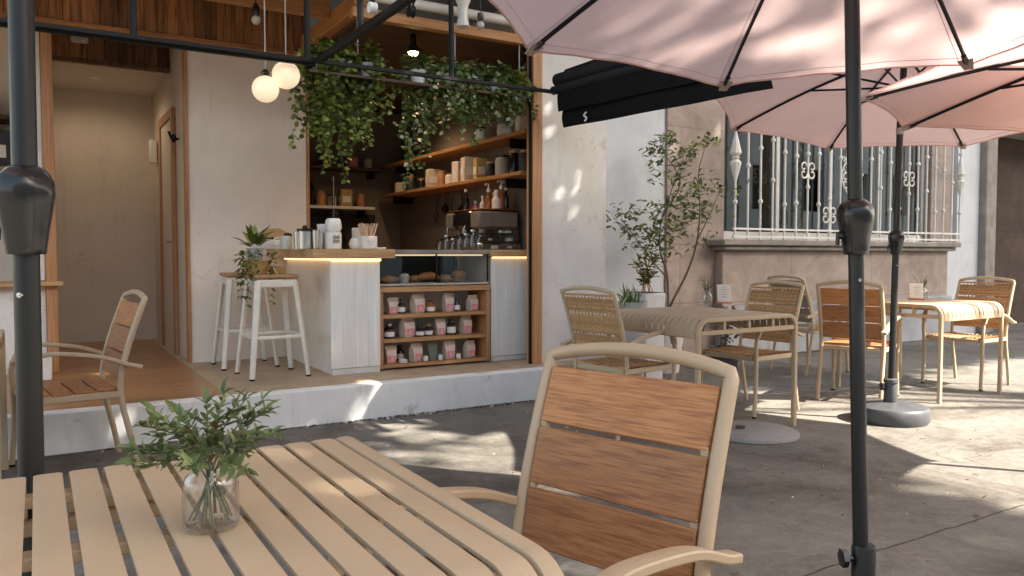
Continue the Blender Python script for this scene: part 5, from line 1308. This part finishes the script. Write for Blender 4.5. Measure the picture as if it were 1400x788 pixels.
clus = [(850, 300, 26, 34), (865, 315, 20, 20), (885, 330, 22, 30), (905, 345, 18, 24), (900, 310, 24, 40), (915, 325, 24, 36), (935, 300, 22, 30), (930, 275, 20, 26), (945, 280, 22, 30), (960, 290, 20, 26), (955, 255, 18, 26), (985, 262, 14, 16), (900, 200, 18, 32), (912, 190, 12, 18), (895, 225, 14, 14), (935, 215, 18, 34), (925, 240, 16, 20), (893, 245, 8, 6), (967, 195, 13, 26), (945, 205, 12, 16), (905, 285, 16, 18), (870, 290, 10, 8), (965, 330, 14, 10), (890, 375, 8, 6), (1010, 258, 8, 6)]
for (px, py, rad, n) in clus:
    c = W(px, py, rr.uniform(-.12, .12)); s = rad / 1070 * 7.3
    near = None
    for k in range(int(n * 1.6)):
        v = Vector((rr.gauss(0, .55), rr.gauss(0, .7), rr.gauss(0, .5))) * s; d = Vector((rr.uniform(-1, 1), rr.uniform(-1, 1), rr.uniform(-.4, .8)))
        ln = rr.uniform(.05, .085); hi = py < 215 and px > 930
        lf.leaf(c + v, d, (rr.uniform(-.7, .7), rr.uniform(-1, .3), 1), ln, ln * .52, rnd=(rr.uniform(.8, 1) if hi and rr.random() < .6 else rr.random() * .85))
    for k in range(5):
        v = Vector((rr.gauss(0, .6), rr.gauss(0, .6), rr.gauss(0, .5))) * s; tr.tube([c - Vector((0, 0, s * .5)), c + v], .0018, 4)
tr.build('stem', M['bark'], sb); lf.build('foliage', M['leafb'], sb)
pg = planter('tall_planter', (4.30, 5.12, 0), 'tall grey planter with spiky grey leaves against the white wall')
MB().lathe([(0, 0), (.10, 0), (.125, .70), (.13, .74), (.115, .74), (.11, .68), (0, .68)], 20).build('pot', M['potgrey'], pg)
lf = MB(); rr = random.Random(8)
for k in range(46):
    a = rr.uniform(0, 2 * PI); el = rr.uniform(.7, 1.5); d = Vector((math.cos(a) * math.cos(el), math.sin(a) * math.cos(el), math.sin(el))); lf.leaf((rr.uniform(-.07, .07) - .1 * rr.random(), rr.uniform(-.06, .06), .69), d, (rr.uniform(-1, 1), -1, .2), rr.uniform(.12, .24), .014, fold=.3)
lf.build('foliage', M['leafv'], pg)
pw = planter('white_planter', (4.62, 5.30, 0), 'white planter with glossy upright shrub and a reddish stem by the white wall')
MB().box((0, 0, .40), (.24, .24, .80), .012, taper=.86).build('pot', M['potwhite'], pw)
MB().bx(-.105, .105, -.105, .105, .802, .806, 0).build('soil', M['bark'], pw)
lf, tr = MB(), MB(); rr = random.Random(9)
for k in range(7):
    a = rr.uniform(0, 2 * PI); tip = Vector((rr.uniform(-.10, .17), rr.uniform(-.1, .1), .80 + rr.uniform(.18, .40))); b = Vector((rr.uniform(-.05, .05), rr.uniform(-.05, .05), .80)); tr.tube([b, b.lerp(tip, .5) + Vector((0, 0, .05)), tip], .004, 5, sub=3)
    for j in range(9):
        q = b.lerp(tip, .25 + .75 * j / 8)
        for s_ in range(2): lf.leaf(q, (rr.uniform(-1, 1), rr.uniform(-1, 1), rr.uniform(-.1, .8)), (rr.uniform(-.5, .5), -.4, 1), rr.uniform(.05, .085), .034)
tr.build('stem', M['terra'], pw); lf.build('foliage', M['leafb'], pw)
pd = planter('dried_plant', (5.86, 5.55, 0), 'dark brown dried plant in a low pot in the shade beneath the window sill corner')
MB().lathe([(0, 0), (.12, 0), (.15, .2), (.155, .22), (.14, .22), (.13, .18), (0, .18)], 22).build('pot', M['basepl'], pd)
lf = MB(); rr = random.Random(10)
for k in range(160):
    lf.leaf((rr.gauss(0, .06), rr.gauss(0, .06), rr.uniform(.2, .62)), (rr.uniform(-1, 1), rr.uniform(-1, 1), rr.uniform(-.6, .6)), (0, -1, .5), rr.uniform(.03, .06), .03)
lf.build('foliage', leafmat('dried_leaf', (.05, .025, .018), (.11, .06, .04), (.16, .10, .07), .7, .1), pd)
MB().tube([(0, 0, .18), (.01, 0, .4), (0, .02, .6)], .012, 6).build('stem', M['bark'], pd)
lp = planter('low_planter', (4.75, 5.55, 0), 'low white bowl planter on the ground behind the shaded table')
MB().lathe([(0, 0), (.13, 0), (.17, .25), (.175, .28), (.16, .28), (.15, .24), (0, .24)], 26).build('pot', M['potwhite'], lp)
lf = MB()
for k in range(40): lf.leaf((rr.gauss(0, .06), rr.gauss(0, .06), .25), (rr.uniform(-1, 1), rr.uniform(-1, 1), rr.uniform(.2, 1)), (0, -1, .5), rr.uniform(.05, .1), .035)
lf.build('foliage', M['leafb'], lp)
q = at(1143, 432, Y=5.98); t = thing('framed_sign', (q.x, 5.975, q.z), 'small dark framed white notice on the wall beneath the window sill', 'sign')
MB().bx(-.06, .06, -.008, .006, -.075, .075, .002).build('sign_frame', M['steel'], t); MB().bx(-.05, .05, -.0115, -.0085, -.065, .065, 0).build('sign_face', M['paper'], t)
mb = MB()
for k in range(3): mb.ball((-.015 + .015 * k, -.013, .02 - .02 * k), .018, 8, 6, sc=(1, .15, 1))
mb.build('sign_print', M['ink'], t)
q = at(1146, 492, Y=5.98); t = thing('wall_socket', (q.x, 5.98, q.z), 'black socket box low on the peeling grey wall base', 'socket'); MB().bx(-.05, .05, -.04, .004, -.09, .09, .01).build('socket_body', M['blackpl'], t); MB().lathe([(0, 0), (.02, 0), (.02, .01), (0, .012)], 10, (0, -.04, .02), mat=Matrix.Rotation(PI / 2, 4, 'X')).build('socket_cap', M['steel'], t)

# ================================================================== STREET TREES (over the seating, unseen; crown leaves placed to cast the wanted shade)
SUN_EL = R(44); SUN_AZ = (.63, -.777)
SD = Vector((SUN_AZ[0] * math.cos(SUN_EL), SUN_AZ[1] * math.cos(SUN_EL), math.sin(SUN_EL))).normalized()
rr = random.Random(77)
def shaded(x, y):
    if 4.40 + .10 * math.sin(x * 1.7) + .05 * math.sin(x * 5.1) < y < 9.6 and -3.5 < x < 15.5:
        u = x - (2.02 + (y - 5.1) * -.05)          # a bright gap that lets one strip reach the step
        if abs(u) < .19 and 4.3 < y < 5.5: return False
        return True
    if (x - .80) ** 2 + (y - 3.14) ** 2 < 1.17 ** 2: return False      # the near canopy gets dappled sun
    if -2.4 < x < 1.60 + .08 * math.sin(y * 5) and 2.4 < y <= 4.6: return True
    if -1.8 < x < 1.25 + .08 * math.sin(y * 6) and .3 < y <= 2.45: return True
    if 1.2 < x < 3.70 + .02 * math.sin(y * 9) and -.2 < y < 2.85:
        return (x - 1.80) ** 2 + (y - 2.25) ** 2 > .012 and (x - 1.62) ** 2 + (y - 2.52) ** 2 > .008
    return False
crowns = [MB(), MB(), MB()]
trunks = [(19.5, -4.3), (12.5, -4.3), (6.0, -4.4)]
def crown_leaf(g):
    z = rr.uniform(6.8, 8.2) if g[0] < 2.9 else rr.uniform(10.2, 12.8); p = Vector((g[0], g[1], 0)) + SD * (z / SD.z)
    i = min(range(3), key=lambda k: abs(trunks[k][0] - p.x))
    for k in range(7):
        v = Vector((rr.gauss(0, .13), rr.gauss(0, .13), rr.gauss(0, .12)))
        w_ = v - SD * v.dot(SD)
        gg = Vector((g[0], g[1], 0)) + w_
        # keep the gaps open: project the leaf back on the ground along the sun
        pj = p + v; t_ = pj.z / SD.z; gx, gy = pj.x - SD.x * t_, pj.y - SD.y * t_
        if not shaded(gx, gy): continue
        d = Vector((rr.uniform(-1, 1), rr.uniform(-1, 1), rr.uniform(-.5, .5))); nn_ = SD + Vector((rr.uniform(-.5, .5), rr.uniform(-.5, .5), rr.uniform(-.3, .3)))
        ln = rr.uniform(.12, .22); crowns[i].leaf(pj, d, nn_, ln, ln * .6)
n_ = 0
while n_ < 9800:
    g = (rr.uniform(-3.5, 15.5), rr.uniform(-.2, 9.6))
    if not shaded(*g): continue
    crown_leaf(g); n_ += 1
# thin scatter above the pink umbrellas: dappled light
for k in range(150):
    g = (rr.uniform(-.4, 2.1), rr.uniform(1.9, 4.4)); z = rr.uniform(10.2, 12); p = Vector((g[0], g[1], 0)) + SD * (z / SD.z)
    for q in range(5):
        ln = rr.uniform(.12, .2); crowns[1].leaf(p + Vector((rr.gauss(0, .1), rr.gauss(0, .1), rr.gauss(0, .1))), (rr.uniform(-1, 1), rr.uniform(-1, 1), rr.uniform(-.5, .5)), SD, ln, ln * .6)
tl = ['street tree with dense high crown beyond the stone house front', 'street tree with broad crown spreading above the umbrellas', 'street tree with high crown above the cafe step']
for i, (x, y) in enumerate(trunks):
    t = thing('street_tree', (x, y, 0), tl[i], 'tree', 0, 'street trees along the kerb')
    mb = MB(); rr2 = random.Random(i)
    mb.tube([(0, 0, -.1), (.05, .02, 3), (-.04, .1, 6), (.1, .5, 9.4)], [.26, .2, .16, .11], 12, sub=5)
    for k in range(6):
        e = Vector((rr2.uniform(-3, 3), rr2.uniform(-.6, 3.0), rr2.uniform(10.2, 12))); s = Vector((0, .3, rr2.uniform(7, 9))); mb.tube([s, s.lerp(e, .5) + Vector((0, 0, .5)), e], [.06, .03, .012], 7, sub=4)
    mb.build('trunk', M['bark'], t); o = crowns[i].build('crown', M['leaft'], t, recalc=False); o.location = -Vector((x, y, 0))

rr = random.Random(99); mb = MB()
for k in range(620):
    x, y = rr.uniform(.3, 9.5), rr.uniform(1.2, 5.9)
    if y > 5.04 and x < 3.5: continue
    if rr.random() < .22: mb.leaf((x, y, .004), (rr.uniform(-1, 1), rr.uniform(-1, 1), .05), (0, 0, 1), rr.uniform(.02, .045), rr.uniform(.01, .02), mi=0)
    else:
        s = rr.uniform(.0015, .0045); mb.box((x, y, s * .5), (s * rr.uniform(1, 2.4), s * rr.uniform(1, 2), s), 0, rr.uniform(0, 3), mi=1 if rr.random() < .3 else 2)
for k in range(260):
    x = rr.uniform(.3, 3.45); s = rr.uniform(.003, .010); mb.box((x, 5.095 - abs(rr.gauss(0, .025)), s * .4), (s * 2, s * 1.4, s), 0, rr.uniform(0, 3), mi=rr.choice((1, 2, 2, 2)))
o = mb.build('ground_litter', [leafmat('dry_leaf', (.10, .06, .03), (.22, .14, .06), (.30, .25, .12), .7, .1), M['paper'], M['bark']]); tag(o, 'scattered grit, pale chips and dry leaves on the pavement', 'litter', kind='stuff')
ob = thing('opposite_building', (5, -17, 0), 'long grey building on the other side of the street', 'building')
wb = MB()
for i in range(36):
    x = -28 + i * 4.2; wb.bx(x, x + 2.4, -17.4, -17.0, 0, 9.5, .01); wb.bx(x + 2.402, x + 4.198, -17.4, -17.02, 2.6, 3.6, .01); wb.bx(x + 2.402, x + 4.198, -17.4, -17.02, 6.0, 9.5, .01)
wpart(wb, 'wall', M['wallw'], ob)
wpart(MB().bx(-28, 124, -17.9, -17.8, 0, 9.5, 0), 'dark_rooms', M['dark'], ob)
# ================================================================== LIGHT, SKY, CAMERA
wd = bpy.data.worlds.new('World'); scene.world = wd; wd.use_nodes = True
nt = wd.node_tree; bg = nt.nodes['Background']; sky = nt.nodes.new('ShaderNodeTexSky'); sky.sky_type = 'NISHITA'; sky.sun_disc = False
sky.sun_elevation = SUN_EL; sky.sun_rotation = math.atan2(SD.x, SD.y); sky.altitude = 100; sky.air_density = 1.2; sky.dust_density = 2.5; sky.ozone_density = .8
wm = N(nt, 'ShaderNodeMix', data_type='RGBA', blend_type='MULTIPLY'); wm.inputs[0].default_value = 1; wm.inputs[7].default_value = (1, .93, .82, 1)
nt.links.new(sky.outputs[0], wm.inputs[6]); nt.links.new(wm.outputs[2], bg.inputs[0]); bg.inputs[1].default_value = .118
sl = bpy.data.lights.new('sun', 'SUN'); sl.energy = 5.0; sl.angle = R(.53); sl.color = (1.0, .93, .82)
so = bpy.data.objects.new('sun', sl); COL.objects.link(so); so.rotation_euler = SD.to_track_quat('Z', 'Y').to_euler()
def plight(name, loc, e, col, rad=.05, spot=None):
    l = bpy.data.lights.new(name, 'SPOT' if spot else 'POINT'); l.energy = e; l.color = col; l.shadow_soft_size = rad
    if spot: l.spot_size = R(spot); l.spot_blend = .6
    o = bpy.data.objects.new(name, l); COL.objects.link(o); o.location = loc; return o
p = at(565, 72, Y=5.75); plight('pendant_light', (p.x, p.y, p.z - .03), 5, (1, .72, .42), .03, 120)
plight('hall_downlight', (.5, 8.4, 2.77), 3., (1, .80, .58), .1, 172)  # added fill for the hall, where no lit lamp is visible
for (x_, y_) in ((2.75, 6.9), (3.25, 7.6)): plight('ceiling_downlight', (x_, y_, 2.84), 7, (1, .70, .40), .04, 130)  # warm fill added to lift the cafe interior, no fittings at these spots
cam = bpy.data.cameras.new('camera'); cam.sensor_width = 36; cam.lens = 36 * FPX / 1400; cam.clip_start = .05; cam.clip_end = 800
co = bpy.data.objects.new('camera', cam); COL.objects.link(co); co.location = CO; co.rotation_euler = CF.to_track_quat('-Z', 'Y').to_euler(); scene.camera = co
scene.render.resolution_x, scene.render.resolution_y = 1024, 576
scene.render.engine = 'CYCLES'
scene.cycles.use_denoising = True
try: scene.cycles.denoiser = 'OPENIMAGEDENOISE'; scene.cycles.denoising_input_passes = 'RGB_ALBEDO_NORMAL'
except Exception: pass
scene.cycles.max_bounces = 8; scene.cycles.diffuse_bounces = 4; scene.cycles.glossy_bounces = 3; scene.cycles.transmission_bounces = 4; scene.cycles.transparent_max_bounces = 12
scene.cycles.caustics_reflective = False; scene.cycles.caustics_refractive = False; scene.cycles.sample_clamp_indirect = 6
vs = scene.view_settings; vs.view_transform = 'Standard'; vs.look = 'None'; vs.gamma = 1; vs.use_curve_mapping = False; vs.exposure = 2.22
